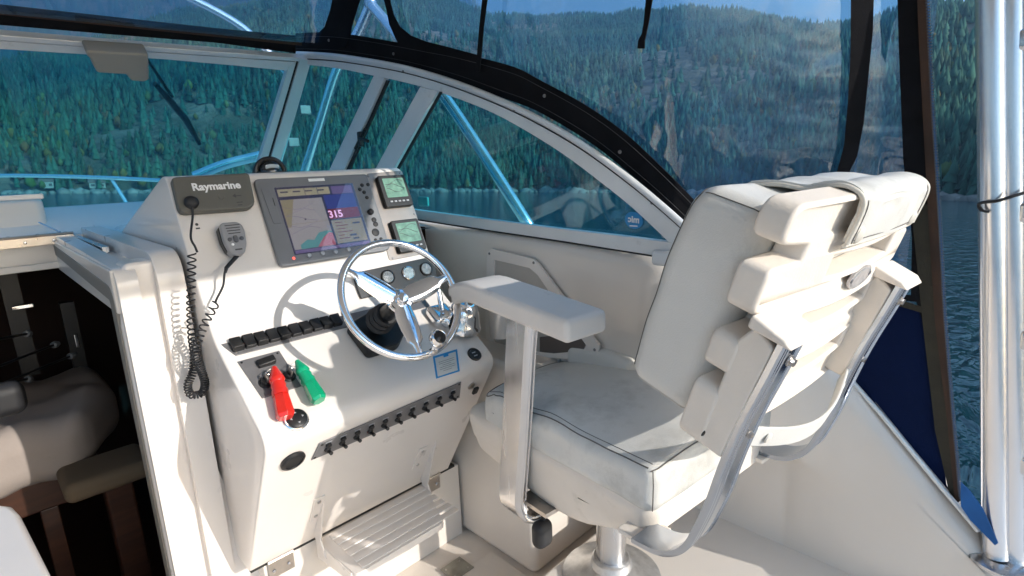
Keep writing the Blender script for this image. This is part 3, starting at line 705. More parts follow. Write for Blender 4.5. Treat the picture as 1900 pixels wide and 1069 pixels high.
# rocker switch panel
q = uvs(SH, [(397, 630), (430, 664)]); b0 = .002; b1 = .066; a0 = q[0][0]; 
pan = slab(SH, [(a0, b0), (.64, b0), (.64, b1), (a0 + .028, b1)], 0, .0025, 'rocker_panel', M['grey'], con, bevel=.001)
slab(SH, rc(.16, .030, .118, .0035), .0026, .0036, 'slot', M['black'], pan)
AF = uvs(SH, [(437, 640)])[0][0]; AL = uvs(SH, [(622, 598)])[0][0]
for i in range(10):
    a = AF + i * (AL - AF) / 9
    ro = MB(); ax = (SH[1], _n(SH[2] + .14 * SH[3] * (-1) ** i), None); n_ = np.cross(ax[1], ax[0]); 
    ro.rbox(pt(SH, a, .036, .006), ((AL - AF) / 19.5, .0185, .009), .003, 2, 2, lambda x, y, z: (x, y, z + .004 * (y / .02) ** 2 * (z > 0)), (SH[1], ax[1], _n(n_)))
    ro.make('rocker_switch', M['black'], con, ang=60)
for a, b in ((a0 + .008, .006), (a0 + .032, .058), (a0 + .17, .006), (a0 + .17, .060), (a0 + .33, .006)): screw(SH, a, b, pan, .0032)
# ignition panel
q = uvs(SH, [(440, 672), (520, 655), (560, 712), (497, 730)])
al, ar = q[0][0], q[1][0]; bt, bb = q[0][1], q[3][1] + .01
ign = slab(SH, [(al, bt), (ar, bt), (ar + .004, bb), (al + .012, bb)], 0, .0025, 'ignition_panel', M['grey'], con, bevel=.001)
for a, b in ((al + .008, bt + .007), (ar - .008, bt + .007)): screw(SH, a, b, ign, .0035, M['black'])
a, b = uvs(SH, [(493, 675)])[0]
mb = MB(); mb.rbox(pt(SH, a, b, .007), (.022, .0115, .009), .004, 3, 2, lambda x, y, z: (x, y, z + .003 * (x / .02)), (SH[1], SH[2], SH[3])); mb.make('rocker_switch', M['black'], con, ang=60)
keys = []
for px, py in ((493, 712), (536, 700)):
    P3 = on(SH, px, py); a, b = uvs(SH, [(px, py)])[0]
    mb = MB(); mb.lathe([(.017, 0), (.017, .004), (.012, .006), (.011, .016), (.008, .017), (0, .017)], P3, SH[3], 20); ks = mb.make('key_switch', M['black'], con)
    mb = MB(); mb.rbox(P3 + SH[3] * .024, (.0025, .011, .010), .002, 1, 1, None, (SH[1], SH[2], SH[3])); mb.make('key', M['steel'], ks)
    keys.append(P3 + SH[3] * .032)

# instrument plate on the upper panel
loop = roundpoly(uvs(UP, [(679, 323), (745, 317), (795, 470), (722, 484)]), .008)
ip = slab(UP, loop, 0, .003, 'instrument_plate', M['iplate'], con, bevel=.001)
for px, py in ((683, 328), (741, 322), (705, 407), (768, 398), (728, 480), (791, 470)): 
    a, b = uvs(UP, [(px, py)])[0]; screw(UP, a, b, ip, .0042, M['grey'], .003)
for (quad, scq, btn) in ((((694, 333), (745, 329), (761, 382), (713, 389)), ((706, 337), (744, 334), (754, 368), (717, 371)), [(723, 380), (731, 379), (738, 378), (746, 378), (753, 377)]),
                         (((718, 417), (770, 410), (788, 462), (735, 472)), ((730, 422), (768, 416), (779, 448), (741, 456)), [(748, 462), (756, 461), (764, 460), (771, 459), (778, 457)])):
    q = np.array(uvs(UP, quad)); a = q[:, 0].mean() ; b = q[:, 1].mean(); 
    ins = slab(UP, roundpoly(rc(a, b, .054, .056), .008), .003, .022, 'instrument', M['black'], con, bevel=.003)
    slab(UP, roundpoly(rc(a + .001, b - .010, .041, .034), .003), .0221, .0232, 'lcd_window', M['lcd'], ins)
    for k in range(3):
        tt = np.linspace(0, 1, 9); mb = MB(); mb.tube([pt(UP, a - .034 + .07 * t, b - .030 + .014 * k + .008 * math.sin(5 * t + 2 * k + a * 30), .0238) for t in tt], .0007, 4); mb.make('trace_line', M['micb'], ins)
    for i in range(5): slab(UP, roundpoly(rc(a - .030 + .016 * i, b + .038, .0045, .0025), .001), .0221, .0236, 'button', M['bezl'], ins)
# digits on the displays: thin dark strokes
# gauge cluster
gq = [(652, 508), (803, 476), (812, 522), (668, 556)]
gl = roundpoly(uvs(UP, gq), .006)
gp = slab(UP, gl, 0, .004, 'gauge_panel', M['blacks'], con, bevel=.001)
for i, ((px, py), m_) in enumerate([((672, 523), 'face'), ((718, 515), 'face'), ((756, 508), 'facel'), ((789, 500), 'face')]):
    P3 = on(UP, px, py, .004); g = MB(); g.lathe([(.0235, 0), (.0235, .006), (.0205, .0075), (.0195, .004), (0, .004)], P3, UP[3], 28); go = g.make('gauge', M['black'] if i != 2 else M['chrome'], con)
    mb = MB(); mb.lathe([(.0185, .0041), (.0185, .0045), (0, .0045)], P3, UP[3], 24); mb.make('dial', M[m_], go)
    mb = MB(); mb.tube([P3 + UP[3] * .0058, P3 + UP[3] * .0058 + .014 * (UP[1] * math.cos(2 + i) - UP[2] * abs(math.sin(2 + i)))], .0008, 6); mb.make('needle', M['white'], go)
    mb = MB(); mb.lathe([(0, .0092), (.010, .0088), (.0195, .0075)][::-1], P3, UP[3], 24); mb.make('glass', GAUGEG, go)
for px, py in ((657, 552),):
    slab(UP, roundpoly(uvs(UP, [(650, 508), (668, 505), (684, 552), (668, 556)]), .004), .0045, .012, 'side_module', M['blacks'], con, bevel=.002)
# lower breaker panel with toggle switches
q = uvs(FR, [(592, 822), (855, 708), (852, 737), (577, 853)])
lp_ = slab(FR, q, 0, .003, 'breaker_panel', M['grey'], con, bevel=.001)
for px, py in ((597, 824), (583, 848), (851, 712), (848, 735)): a, b = uvs(FR, [(px, py)])[0]; screw(FR, a, b, lp_, .0042, M['black'], .003)
for i in range(10):
    t = i / 9; px = 607 + (837 - 607) * t ** .97; py = 828 - (828 - 731) * t ** .97
    P3 = on(FR, px, py, .003); tg = MB(); tg.lathe([(.0085, 0), (.0085, .004), (.006, .006), (.0055, .009), (0, .009)], P3 + FR[2] * .008, FR[3], 14); to = tg.make('toggle_switch', M['black'], con)
    mb = MB(); mb.tube([P3 + FR[2] * .008 + FR[3] * .008, P3 + FR[2] * .001 + FR[3] * .021], .004, 8, rs=[.0035, .0052]); mb.make('lever', M['black'], to)
    mb = MB(); mb.lathe([(.0075, 0), (.0075, .006), (.005, .0075), (0, .0075)], P3 - FR[2] * .011, FR[3], 14); mb.make('breaker_button', M['black'], to)
    mb = MB(); mb.box(P3 - FR[2] * .021 + FR[3] * .0004, (.009, .0018, .0004), (FR[1], FR[2], FR[3])); mb.make('label_strip', M['bezl'], to)
# sockets, covers
def disc(P, px, py, r, prf, name, m, parent, n=28):
    mb = MB(); mb.lathe([(r * a, r * h) for a, h in prf], on(P, px, py), P[3], n); return mb.make(name, m, parent)
FRr = bplane(549, 779)      # rounded nose of the shelf
tp = disc(FRr, 549, 779, .030, [(1, 0), (1, .12), (.9, .2), (.82, .2), (.82, .12), (0, .12)], 'trim_dial', M['chrome'], con)
disc(FRr, 550, 778, .0245, [(1, .12), (1, .3), (.9, .36), (0, .36)], 'dial_cap', M['black'], tp)
P0 = on(FRr, 550, 778, .0088)
for a in range(4):
    d = FRr[1] * math.cos(a * math.pi / 2) + FRr[2] * math.sin(a * math.pi / 2); s_ = FRr[1] * math.cos(a * math.pi / 2 + math.pi / 2) + FRr[2] * math.sin(a * math.pi / 2 + math.pi / 2)
    mb = MB(); mb.prism([P0 + d * .017, P0 + d * .012 + s_ * .003, P0 + d * .012 - s_ * .003], FRr[3] * .0006); mb.make('arrow', M['bezl'], tp)
disc(FR, 543, 854, .031, [(1, 0), (1, .16), (.9, .26), (.72, .30), (.68, .2), (0, .2)], 'blanking_cap', M['black'], con)
SHr = plane(on(SH, 880, 655) - V(0, 0, .0), (1, 0, 0), (0, -.55, -.83))
SHr = bplane(880, 658)
s12 = disc(SHr, 880, 658, .0235, [(1, 0), (1, .16), (.88, .26), (.74, .24), (.70, .1), (0, .1)], 'power_socket', M['black'], con)
for da in (-.006, .006):
    mb = MB(); mb.box(on(SHr, 880, 658, .0035) + SHr[2] * da, (.0065, .0014, .0006), (SHr[1], SHr[2], SHr[3])); mb.make('contact', M['bezl'], s12)
ky = disc(bplane(874, 716), 874, 716, .013, [(1, 0), (1, .25), (.8, .35), (0, .35)], 'lock_barrel', M['steel'], con)
mb = MB(); mb.rbox(onbody(878, 720, .012)[0], (.010, .014, .005), .004, 2, 2, None, (FR[1], FR[2], FR[3])); mb.make('lock_cover', M['black'], con, ang=80)
# capacity sticker
def sk(P, quad, h, nm, m, parent): 
    q4 = [np.array(p, float) for p in quad]; A_ = []; B_ = []
    for k in range(9):
        t = k / 8; A_.append(q4[0] * (1 - t) + q4[3] * t); B_.append(q4[1] * (1 - t) + q4[2] * t)
    mb = MB(); mb.strip([onbody(*p, h + .0006)[0] for p in A_], [onbody(*p, h + .0006)[0] for p in B_], P[3] * .0003); return mb.make(nm, m, parent)
STK = bplane(828, 676); STK = (STK[0] + STK[3] * .0012, STK[1], STK[2], STK[3])
sb = sk(STK, [(803, 662), (848, 648), (853, 689), (809, 703)], .0, 'safety_sticker', M['silt'], con)
sk(STK, [(807, 665), (845, 653), (849, 687), (812, 699)], .0005, 'sticker_paper', M['stick'], sb)
for i in range(7):
    t = (i + 1) / 8.5; A = np.array([808, 668.]) * (1 - t) + np.array([813, 697.]) * t; B = np.array([845, 656.]) * (1 - t) + np.array([849, 685.]) * t
    s0, s1 = (.12, .9) if i % 3 else (.28, .72)
    if i == 0: continue
    P1 = onbody(*(A + (B - A) * s0), .0018)[0]; P2 = onbody(*(A + (B - A) * s1), .0018)[0]
    mb = MB(); mb.tube([P1, P2], .0005, 4); mb.make('print_line', M['darkp'], sb)
sk(STK, [(822, 659), (831, 656), (832, 661), (823, 664)], .001, 'sticker_mark', M['silt'], sb)
# inspection screws on the front
for px, py in ((784, 834),): a, b = uvs(FR, [(px, py)])[0]; screw(FR, a, b, con, .005)
# little printed mark under the radio speaker
a, b = uvs(UP, [(366, 420)])[0]
mb = MB(); mb.lathe([(.004, .0003), (.004, .0006), (0, .0006)], pt(UP, a, b - .005), UP[3], 10); mb.make('printed_mark', M['darkp'], con)
slab(UP, rc(a, b + .006, .005, .002), .0003, .0006, 'printed_mark', M['darkp'], con)

# ---------------------------------------------------------------- radio speaker box
rb_ = thing('radio_speaker', 'olive grey rectangular radio speaker box with white maker name, left of the chartplotter', 'speaker', on(UP, 390, 400))
quad = [(312, 337), (457, 328), (474, 395), (326, 403)]
q = uvs(UP, quad); loop = roundpoly([(q[0][0] + .002, q[0][1]), (q[1][0], q[1][1]), (q[2][0] - .004, q[2][1] - .004), (q[3][0] + .004, q[3][1])], [.012, .012, .03, .02])
body = slab(UP, loop, .002, .030, 'body', M['box'], rb_, bevel=.006, seg=3)
O = on(UP, 397, 354, .0302); text('maker_name', 'Raymarine', .0285, M['white'], rb_, O, UP[1] + 0 * UP[2], -UP[2], .0012, bold=.0009)
O = on(UP, 350, 385, .031); mb = MB(); mb.lathe([(.017, -.004), (.017, .008), (.013, .014), (.006, .017), (0, .017)], O, UP[3], 20); mb.make('cable_plug', M['rubber'], rb_)
for px, py, ha in ((437, 371, .007), (439, 383, .008), (440, 388, .006)): a, b = uvs(UP, [(px, py)])[0]; slab(UP, rc(a, b, ha, .0011), .0301, .0306, 'printed_mark', M['darkp'], rb_)
mb = MB(); a, b = uvs(UP, [(434, 371)])[0]; mb.prism([pt(UP, a - .012, b, .0301), pt(UP, a - .003, b - .006, .0301), pt(UP, a - .003, b + .006, .0301)], UP[3] * .0005); mb.make('printed_mark', M['darkp'], rb_)
mb = MB(); a, b = uvs(UP, [(405, 373)])[0]; mb.lathe([(.008, .0295), (.007, .0315), (0, .032)], pt(UP, a, b), UP[3], 16); mb.make('boss', M['box'], rb_)

# ---------------------------------------------------------------- chartplotter
cp = thing('chartplotter', 'grey chartplotter with a lit colour chart screen in the console', 'chartplotter', on(UP, 590, 410))
quad = uvs(UP, [(469, 336), (674, 325), (727, 468), (514, 497)])
L_, R2, T_, B_ = quad[0][0], quad[1][0], quad[0][1], quad[2][1]
L_ = (quad[0][0] + quad[3][0]) / 2; R2 = (quad[1][0] + quad[2][0]) / 2; T_ = (quad[0][1] + quad[1][1]) / 2; B_ = (quad[2][1] + quad[3][1]) / 2
loop = roundpoly([(L_, T_), (R2, T_), (R2, B_ - .008), (R2 - .02, B_), (L_, B_)], [.018, .012, .02, .02, .02])
bz = slab(UP, loop, .0, .014, 'bezel', M['bezel'], cp, bevel=.005, seg=3)
sq = uvs(UP, [(504, 351), (653, 345), (684, 459), (544, 473)])
l, r_, t_, b_ = (sq[0][0] + sq[3][0]) / 2, (sq[1][0] + sq[2][0]) / 2, (sq[0][1] + sq[1][1]) / 2, (sq[2][1] + sq[3][1]) / 2
scn = slab(UP, rc((l + r_) / 2, (t_ + b_) / 2, (r_ - l) / 2, (b_ - t_) / 2), .0135, .0145, 'screen', SC['bg'], cp)
def sp(x0, y0, x1, y1, h, nm, m):                     # screen fractions
    a0_, a1_ = l + (r_ - l) * x0, l + (r_ - l) * x1; c0, c1 = t_ + (b_ - t_) * y0, t_ + (b_ - t_) * y1
    return slab(UP, [(a0_, c0), (a1_, c0), (a1_, c1), (a0_, c1)], .0145 + h, .0148 + h, nm, m, scn)
def sg(pts, h, nm, m):
    return slab(UP, [(l + (r_ - l) * x, t_ + (b_ - t_) * y) for x, y in pts], .0145 + h, .0148 + h, nm, m, scn)
sp(.02, .03, .66, .14, .0002, 'menu_bar', SC['tan2']); sp(.02, .19, .53, .93, .0002, 'chart_area', SC['chart']); sg([(.02, .19), (.18, .19), (.06, .60), (.02, .60)], .0006, 'chart_shore', SC['tan'])
for x in (.34, .50): sp(x, .03, x + .006, .14, .0006, 'menu_divider', SC['bg'])
sp(.02, .94, .98, .985, .0002, 'status_bar', SC['purple']); sp(.56, .03 + .13, .97, .38, .0002, 'heading_panel', SC['blue']); sp(.69, .03, .97, .15, .0002, 'heading_panel', SC['purple'])
sp(.56, .38, .97, .54, .0002, 'alarm_panel', SC['maroon']); sp(.56, .56, .97, .92, .0002, 'data_panel', SC['tan'])
sg([(.10, .93), (.10, .87), (.20, .80), (.28, .82), (.36, .72), (.47, .70), (.53, .72), (.53, .80), (.36, .93)], .0006, 'chart_water', SC['teal'])
sg([(.30, .93), (.40, .80), (.49, .73), (.53, .75), (.53, .93)], .0009, 'chart_land', SC['pink'])
sp(.75, .80, .84, .83, .0006, 'data_text', SC['bg']); sp(.78, .86, .86, .885, .0006, 'data_text', SC['bg']); sp(.83, .62, .93, .645, .0006, 'data_text', SC['bg'])
for k in range(5):
    pts_ = [(.04 + .12 * j, .30 + .09 * k + .05 * math.sin(j * 1.3 + k * 2.1)) for j in range(5)]
    mb = MB(); mb.tube([pt(UP, l + (r_ - l) * x, t_ + (b_ - t_) * y, .0154) for x, y in pts_ if x < .52], .00035, 4); mb.make('contour_line', SC['purple'], scn)
for k in range(6):
    sp(.60, .595 + .05 * k, .60 + (.10, .16, .12, .20, .08, .14)[k], .607 + .05 * k, .0006, 'data_text', SC['maroon'])
for k in range(4): sp(.05 + .15 * k, .065, .05 + .15 * k + .09, .085, .0006, 'menu_text', SC['bg'])
mb = MB(); mb.lathe([(.003, 0), (.003, .0004), (0, .0004)], pt(UP, l + (r_ - l) * .25, t_ + (b_ - t_) * .50, .0152), UP[3], 10); mb.make('own_ship', SC['bg'], scn)
mb = MB(); mb.tube([pt(UP, l + (r_ - l) * .03, t_ + (b_ - t_) * .56, .0155), pt(UP, l + (r_ - l) * .52, t_ + (b_ - t_) * .55, .0155)], .0004, 4); mb.make('chart_line', SC['tan'], scn)
text('heading_digits', '315', .032, SC['num'], scn, pt(UP, l + (r_ - l) * .645, t_ + (b_ - t_) * .47, .0155), UP[1], -UP[2], .0004, bold=.0006)
mb = MB(); mb.prism([pt(UP, a, b, .0165) for a, b in [(l, t_), (r_, t_), (r_, b_), (l, b_)]], UP[3] * .0008); mb.make('screen_glass', GAUGEG, cp)
slab(UP, rc((l + r_) / 2 + .01, T_ + .013, .026, .0045), .0141, .0146, 'maker_badge', M['white'], cp); 
q = uvs(UP, [(479, 353), (496, 420)]); 
slab(UP, roundpoly([(L_ + .012, q[0][1]), (L_ + .038, q[0][1]), (L_ + .042, q[1][1]), (L_ + .018, q[1][1])], .005), .0141, .0160, 'card_door', M['bezel'], cp, bevel=.001)
slab(UP, rc(L_ + .037, (q[0][1] + q[1][1]) / 2 - .01, .0012, .012), .0161, .0166, 'door_latch', M['darkp'], cp)
def knob(px, py, r, h, m, nm='button'):
    mb = MB(); mb.lathe([(r, .0135), (r * .97, .0135 + h * .8), (r * .8, .0135 + h), (0, .0135 + h * 1.05)], on(UP, px, py), UP[3], 16); return mb.make(nm, m, cp)
for px, py in ((668, 347), (679, 346), (672, 360), (664, 355), (677, 370)): knob(px, py, .006, .004, M['rubber'])
knob(683, 397, .010, .012, M['rubber'], 'rotary_knob')
for px, py in ((690, 411), (693, 419)): knob(px, py, .0085, .004, M['rubber'])
tr_ = knob(693, 434, .013, .004, M['rubber'], 'trackpad')
for px, py in ((693, 448), (703, 446)): knob(px, py, .005, .004, M['rubber'])
for px, py in ((570, 477), (595, 473), (619, 470), (643, 466)): knob(px, py, .0065, .005, M['bezl'])
mb = MB(); mb.lathe([(.0035, .0135), (.003, .0155), (0, .016)], on(UP, 542, 482), UP[3], 12); mb.make('power_light', M['led'], cp)

# ---------------------------------------------------------------- handheld microphone and coil cord
mc = thing('radio_microphone', 'grey handheld radio microphone clipped to the console below the speaker box', 'microphone', on(UP, 427, 450))
ctr = np.array(uvs(UP, [(427, 452)])[0])
out = [(-.026, -.040), (-.018, -.047), (.018, -.047), (.030, -.038), (.033, -.018), (.028, .018), (.018, .040), (.010, .046), (-.010, .046), (-.020, .036), (-.027, .005)]
mz = slab(UP, roundpoly([(ctr[0] + a, ctr[1] + b) for a, b in out], .010), .012, .042, 'body', M['micg'], mc, bevel=.009, seg=4)
slab(UP, roundpoly([(ctr[0] + a * .86 - .006, ctr[1] + b * .86 - .002) for a, b in out], .010), .004, .030, 'back_shell', M['black'], mc, bevel=.004)
for i in range(4): slab(UP, roundpoly(rc(ctr[0] + .004, ctr[1] - .037 + i * .0075, .019 - .0012 * i, .0012), .001), .0415, .0424, 'speaker_slot', M['darkp'], mc)
for a, r in ((-.012, .0055), (.018, .0055)): 
    mb = MB(); mb.lathe([(r, .041), (r, .044), (r * .6, .0455), (0, .0455)], pt(UP, ctr[0] + a, ctr[1] + .002), UP[3], 16); mb.make('button', M['micb'], mc)
slab(UP, roundpoly(rc(ctr[0] + .003, ctr[1] + .002, .0055, .010), .005), .0415, .0450, 'channel_button', M['micb'], mc, bevel=.001)
mb = MB(); mb.lathe([(.004, .041), (.0035, .0435), (0, .044)], pt(UP, ctr[0] - .008, ctr[1] + .016), UP[3], 12); mb.make('button', M['white'], mc)
slab(UP, rc(ctr[0] + .003, ctr[1] + .031, .009, .002), .0415, .0422, 'printed_mark', M['darkp'], mc)

cd = thing('coil_cord', 'black coiled microphone cord hanging in a loop from the speaker box', 'cord', ony(365, 735, 1.42))
YC = lambda py: float(np.interp(py, [385, 470, 560, 640, 735], [1.58, 1.57, 1.565, 1.558, 1.55]))
def cp3(px, py, dy=0): return ony(px, py, YC(py) + dy)
mb = MB(); mb.tube(spline([on(UP, 351, 392, .040), on(UP, 352, 412, .035), cp3(354, 440, -.035), cp3(362, 458, -.04), cp3(366, 468, -.045)], 8), .0028, 8)
mb.tube(spline([pt(UP, ctr[0] - .001, ctr[1] + .044, .028), cp3(419, 500, -.06), cp3(414, 530, -.07), cp3(402, 555, -.08), cp3(400, 562, -.08)], 8), .0028, 8, rs=None)
mb.make('lead', M['rubber'], cd)
mb = MB(); d_ = pt(UP, ctr[0] - .001, ctr[1] + .044, .027); mb.tube([d_, cp3(420, 497, -.055), cp3(418, 506, -.06)], .005, 10, rs=[.0058, .005, .0035]); mb.make('strain_relief', M['rubber'], cd)
cen = spline([cp3(356, 470, -.045), cp3(355, 520, -.05), cp3(354, 570, -.045), cp3(356, 620, -.03), cp3(360, 655), cp3(358, 690), cp3(349, 712), cp3(352, 730), cp3(362, 733), cp3(376, 728, -.01), cp3(380, 708, -.03), cp3(370, 680, -.04), cp3(363, 655, -.06), cp3(372, 620, -.08), cp3(386, 590, -.09), cp3(401, 562, -.08)], 12)
seg = [np.linalg.norm(cen[i + 1] - cen[i]) for i in range(len(cen) - 1)]; cum = np.concatenate([[0], np.cumsum(seg)]); LT = cum[-1]
path = []; turns = 0; NS = 1500; ph = 0.0; cenA = np.array(cen)
upv = V(0, 1, 0); lastd = 0
for i in range(NS + 1):
    d = LT * i / NS; c = np.array([np.interp(d, cum, cenA[:, k]) for k in range(3)]); c2 = np.array([np.interp(min(LT, d + .004), cum, cenA[:, k]) for k in range(3)]); c0_ = np.array([np.interp(max(0, d - .004), cum, cenA[:, k]) for k in range(3)])
    tt = _n(c2 - c0_); sd = _n(np.cross(tt, V(0, 1, 0.01))); uu = np.cross(sd, tt); f = d / LT
    pitch = float(np.interp(f, [0, .35, .45, .72, .8, 1], [.0175, .0145, .0068, .0062, .012, .019]))
    ph += (d - lastd) / pitch * 2 * math.pi; lastd = d; rr = .0088
    path.append(c + rr * (math.cos(ph) * sd + math.sin(ph) * uu))
mb = MB(); mb.tube(path, .00215, 6); mb.make('coil', M['rubber'], cd, ang=80)

# ---------------------------------------------------------------- steering wheel
WH = ony(747, 553, 1.20); WR = .163
WHC = WH
# axis: towards the helmsman and up
WA = _n(V(-.05, -.83, .53)); WU = _n(np.cross(WA, V(0, 0, 1))); WU = _n(V(1, 0, 0) - (V(1, 0, 0) @ WA) * WA); WV = np.cross(WA, WU)
sw = thing('steering_wheel', 'chrome three-spoke steering wheel with a round turning knob', 'steering wheel', WHC - WA * .12)
ring = [WHC + WR * (math.cos(a) * WU + math.sin(a) * WV) for a in np.linspace(0, 2 * math.pi, 73)[:-1]]
mb = MB(); mb.tube(ring, .0098, 14, closed=True); mb.make('rim', M['chrome'], sw, ang=80)
for a in (R_(138), R_(10), R_(-96)):
    d = math.cos(a) * WU + math.sin(a) * WV; s_ = np.cross(WA, d)
    stt = [(0.012, -.016, .024), (.05, -.014, .030), (.085, -.009, .028), (.118, -.003, .024), (.130, -.001, .013), (.145, .0, .010), (WR, 0, .010)]
    vs = []; prf = [(-1, 0), (-.75, .55), (-.25, .8), (.25, .8), (.75, .55), (1, 0), (.7, -.5), (-.7, -.5)]
    mb = MB(); P8 = []
    for (t, hh, wd) in stt:
        for (x, y) in prf: P8.append(WHC + d * t + WA * (hh + y * .007) + s_ * x * wd)
    n = len(prf); fs = [(i * n + k, i * n + (k + 1) % n, (i + 1) * n + (k + 1) % n, (i + 1) * n + k) for i in range(len(stt) - 1) for k in range(n)] + [tuple(range(n)), tuple(range((len(stt) - 1) * n, len(stt) * n))]
    mb.add(P8, fs); mb.make('spoke', M['chrome'], sw, bevel=.0015, ang=50)
mb = MB(); mb.lathe([(.034, -.032), (.036, -.022), (.030, -.012), (.018, -.010), (.017, .000), (.012, .006), (0, .007)], WHC, WA, 24); mb.make('hub', M['chrome'], sw)
a = R_(-84); kp = WHC + (WR - .002) * (math.cos(a) * WU + math.sin(a) * WV) + WU * .0
mb = MB(); mb.tube([kp, kp + WA * .02], .009, 12); mb.make('knob_post', M['chrome'], sw)
kb = kp + WA * .036 + WU * .012 + WV * .022
mb = MB(); mb.lathe([(.006, -.022), (.016, -.018), (.0225, -.008), (.023, .004), (.018, .012), (.0165, .011), (0, .011)], kb, WA, 28); ko = mb.make('turning_knob', M['chrome'], sw)
mb = MB(); mb.lathe([(.0168, .0112), (.012, .0145), (0, .016)], kb, WA, 24); mb.make('knob_cap', M['blacks'], ko)
mb = MB(); mb.tube([WHC - WA * .03, WHC - WA * .20], .03, 20, rs=[.020, .027]); mb.make('column', M['black'], sw)
mb = MB(); 
for i in range(3): mb.lathe([(.030 + .003 * i, -.110 - .022 * i), (.036 + .003 * i, -.119 - .022 * i), (.031 + .003 * i, -.132 - .022 * i)], WHC, WA, 24)
mb.make('gaiter', M['rubber'], sw)
wb = thing('wheel_mount', 'black square tilt base where the steering column meets the console', 'mount', on(SH, 690, 640))
P_ = uvs(SH, [(640, 615), (700, 600), (790, 640), (770, 672), (680, 668)])
slab(SH, roundpoly([(P_[0][0], P_[0][1]), (P_[1][0] + .07, P_[0][1] - .05), (P_[1][0] + .10, P_[0][1] + .03), (P_[4][0] + .10, P_[4][1] + .0), (P_[4][0], P_[4][1])], .015), 0, .034, 'mount_base', M['black'], wb, bevel=.006, seg=3)

# ---------------------------------------------------------------- throttle
th = thing('throttle_control', 'chrome single-binnacle throttle control at the right end of the console', 'throttle', on(SH, 860, 610))
c0 = on(SH, 856, 606, 0)
mb = MB(); mb.lathe([(.064, 0), (.064, .013), (.057, .024), (.051, .056), (.043, .080), (.028, .094), (0, .096)], c0 , SH[3] * .5 + V(0, 0, .5), 32); mb.make('dome', M['chrome'], th)
c1 = on(SH, 815, 590, .012)
mb = MB(); mb.rbox(c1, (.040, .038, .022), .016, 3, 3, None, (SH[1], SH[2], SH[3])); mb.make('side_arm', M['chrome'], th, ang=70)
mb = MB(); mb.lathe([(.016, 0), (.016, .02), (.010, .026), (0, .026)], c1 + SH[3] * .01 + V(0, -.02, -.0), V(-.3, -.8, .3), 20); mb.make('pivot', M['chrome'], th)
mb = MB(); mb.tube([c1 + SH[3] * .02, c1 + V(.01, .02, .11)], .009, 12); mb.make('lever', M['chrome'], th)
mb = MB(); mb.tube([c0 + V(-.002, -.02, .066), c0 + V(-.006, -.060, .090)], .011, 14, rs=[.012, .014]); hdl = mb.make('spout', M['chrome'], th)
mb = MB(); mb.lathe([(.0095, 0), (.0095, .0008), (0, .0008)], c0 + V(-.0061, -.0605, .0903), V(-.1, -.85, .5), 16); mb.make('spout_bore', M['gap'], hdl)

# ---------------------------------------------------------------- key floats
def key_float(px0, py0, px1, py1, m, k0, label, h0, h1):
    A_ = on(SH, px0, py0, h0); B_ = onbody(px1, py1, h1)[0]; d = B_ - A_; Lh = np.linalg.norm(d); d = d / Lh
    t = thing('key_float', label, 'key float', B_, 'floats on the ignition keys')
    s = Lh / .095; P = [(.004, 0), (.007, .008), (.0115, .020), (.013, .026), (.011, .031), (.0125, .036), (.0112, .041), (.0135, .047), (.0125, .055), (.0150, .090), (.0125, .095), (0, .095)]
    mb = MB(); mb.lathe([(r * s * .98, h * s) for r, h in P[:9]] + [(0, P[8][1] * s)], A_, d, 20); mb.make('neck', m, t)
    mb = MB(); mb.lathe([(0, P[8][1] * s), (P[8][0] * s, P[8][1] * s), (.0150 * s, .090 * s), (.0118 * s, .0955 * s), (0, .0955 * s)], A_, d, 6); mb.make('body', m, t, bevel=.001, ang=25)
    rr = [A_ + .011 * (math.cos(a) * _n(k0 - A_) + math.sin(a) * V(1, 0, 0)) + (k0 - A_) * .5 for a in np.linspace(0, 2 * math.pi, 17)[:-1]]
    mb = MB(); mb.tube(rr, .0009, 6, closed=True); mb.make('split_ring', M['steel'], t)
key_float(505, 698, 528, 783, M['red'], keys[0], 'red plastic key float hanging from the left ignition key', .036, .02)
key_float(547, 686, 589, 757, M['green'], keys[1], 'green plastic key float hanging from the right ignition key', .036, .03)

# ---------------------------------------------------------------- compass on top of the console
cpz = ony(497, 322, 1.74)
cm = thing('compass', 'black dome compass on top of the console', 'compass', cpz)
r = .040
mb = MB(); mb.lathe([(.046, -.03), (.048, 0), (.047, .01), (.040, .012)], cpz + V(.002, 0, -.006), (0, 0, 1), 32); mb.make('base', M['black'], cm)
hood = [(1.12 * r * math.cos(a), 1.12 * r * math.sin(a)) for a in np.linspace(0, math.pi / 2, 10)]
hv = []; 
mb = MB(); cc = cpz + V(.002, .0, .004)
mb.tube([cc + V(.043 * math.cos(a), -.016, .040 * math.sin(a)) for a in np.linspace(0, math.pi, 20)], .007, 10); mb.lathe([(r * 1.02 * math.cos(a), r * 1.02 * math.sin(a)) for a in np.linspace(0, 1.55, 9)], cc + V(0, .012, 0), (0, 0, 1), 32); mb.make('hood', M['blacks'], cm)
mb = MB(); mb.lathe([(.9 * r * math.cos(a), .9 * r * math.sin(a)) for a in np.linspace(0, 1.55, 9)], cc + V(0, -.012, 0), (0, 0, 1), 32); mb.make('dome', DOME, cm)
mb = MB(); mb.lathe([(.028, .002), (.030, .010), (.022, .014), (0, .016)], cc + V(0, -.012, 0), (0, 0, 1), 24); mb.make('compass_card', M['black'], cm)
mb = MB(); mb.rbox(cc + V(.0, -.034, .018), (.020, .004, .006), .003, 3, 2, lambda x, y, z: (x, y, z - 10 * x * x)); mb.make('card_mark', M['white'], cm)

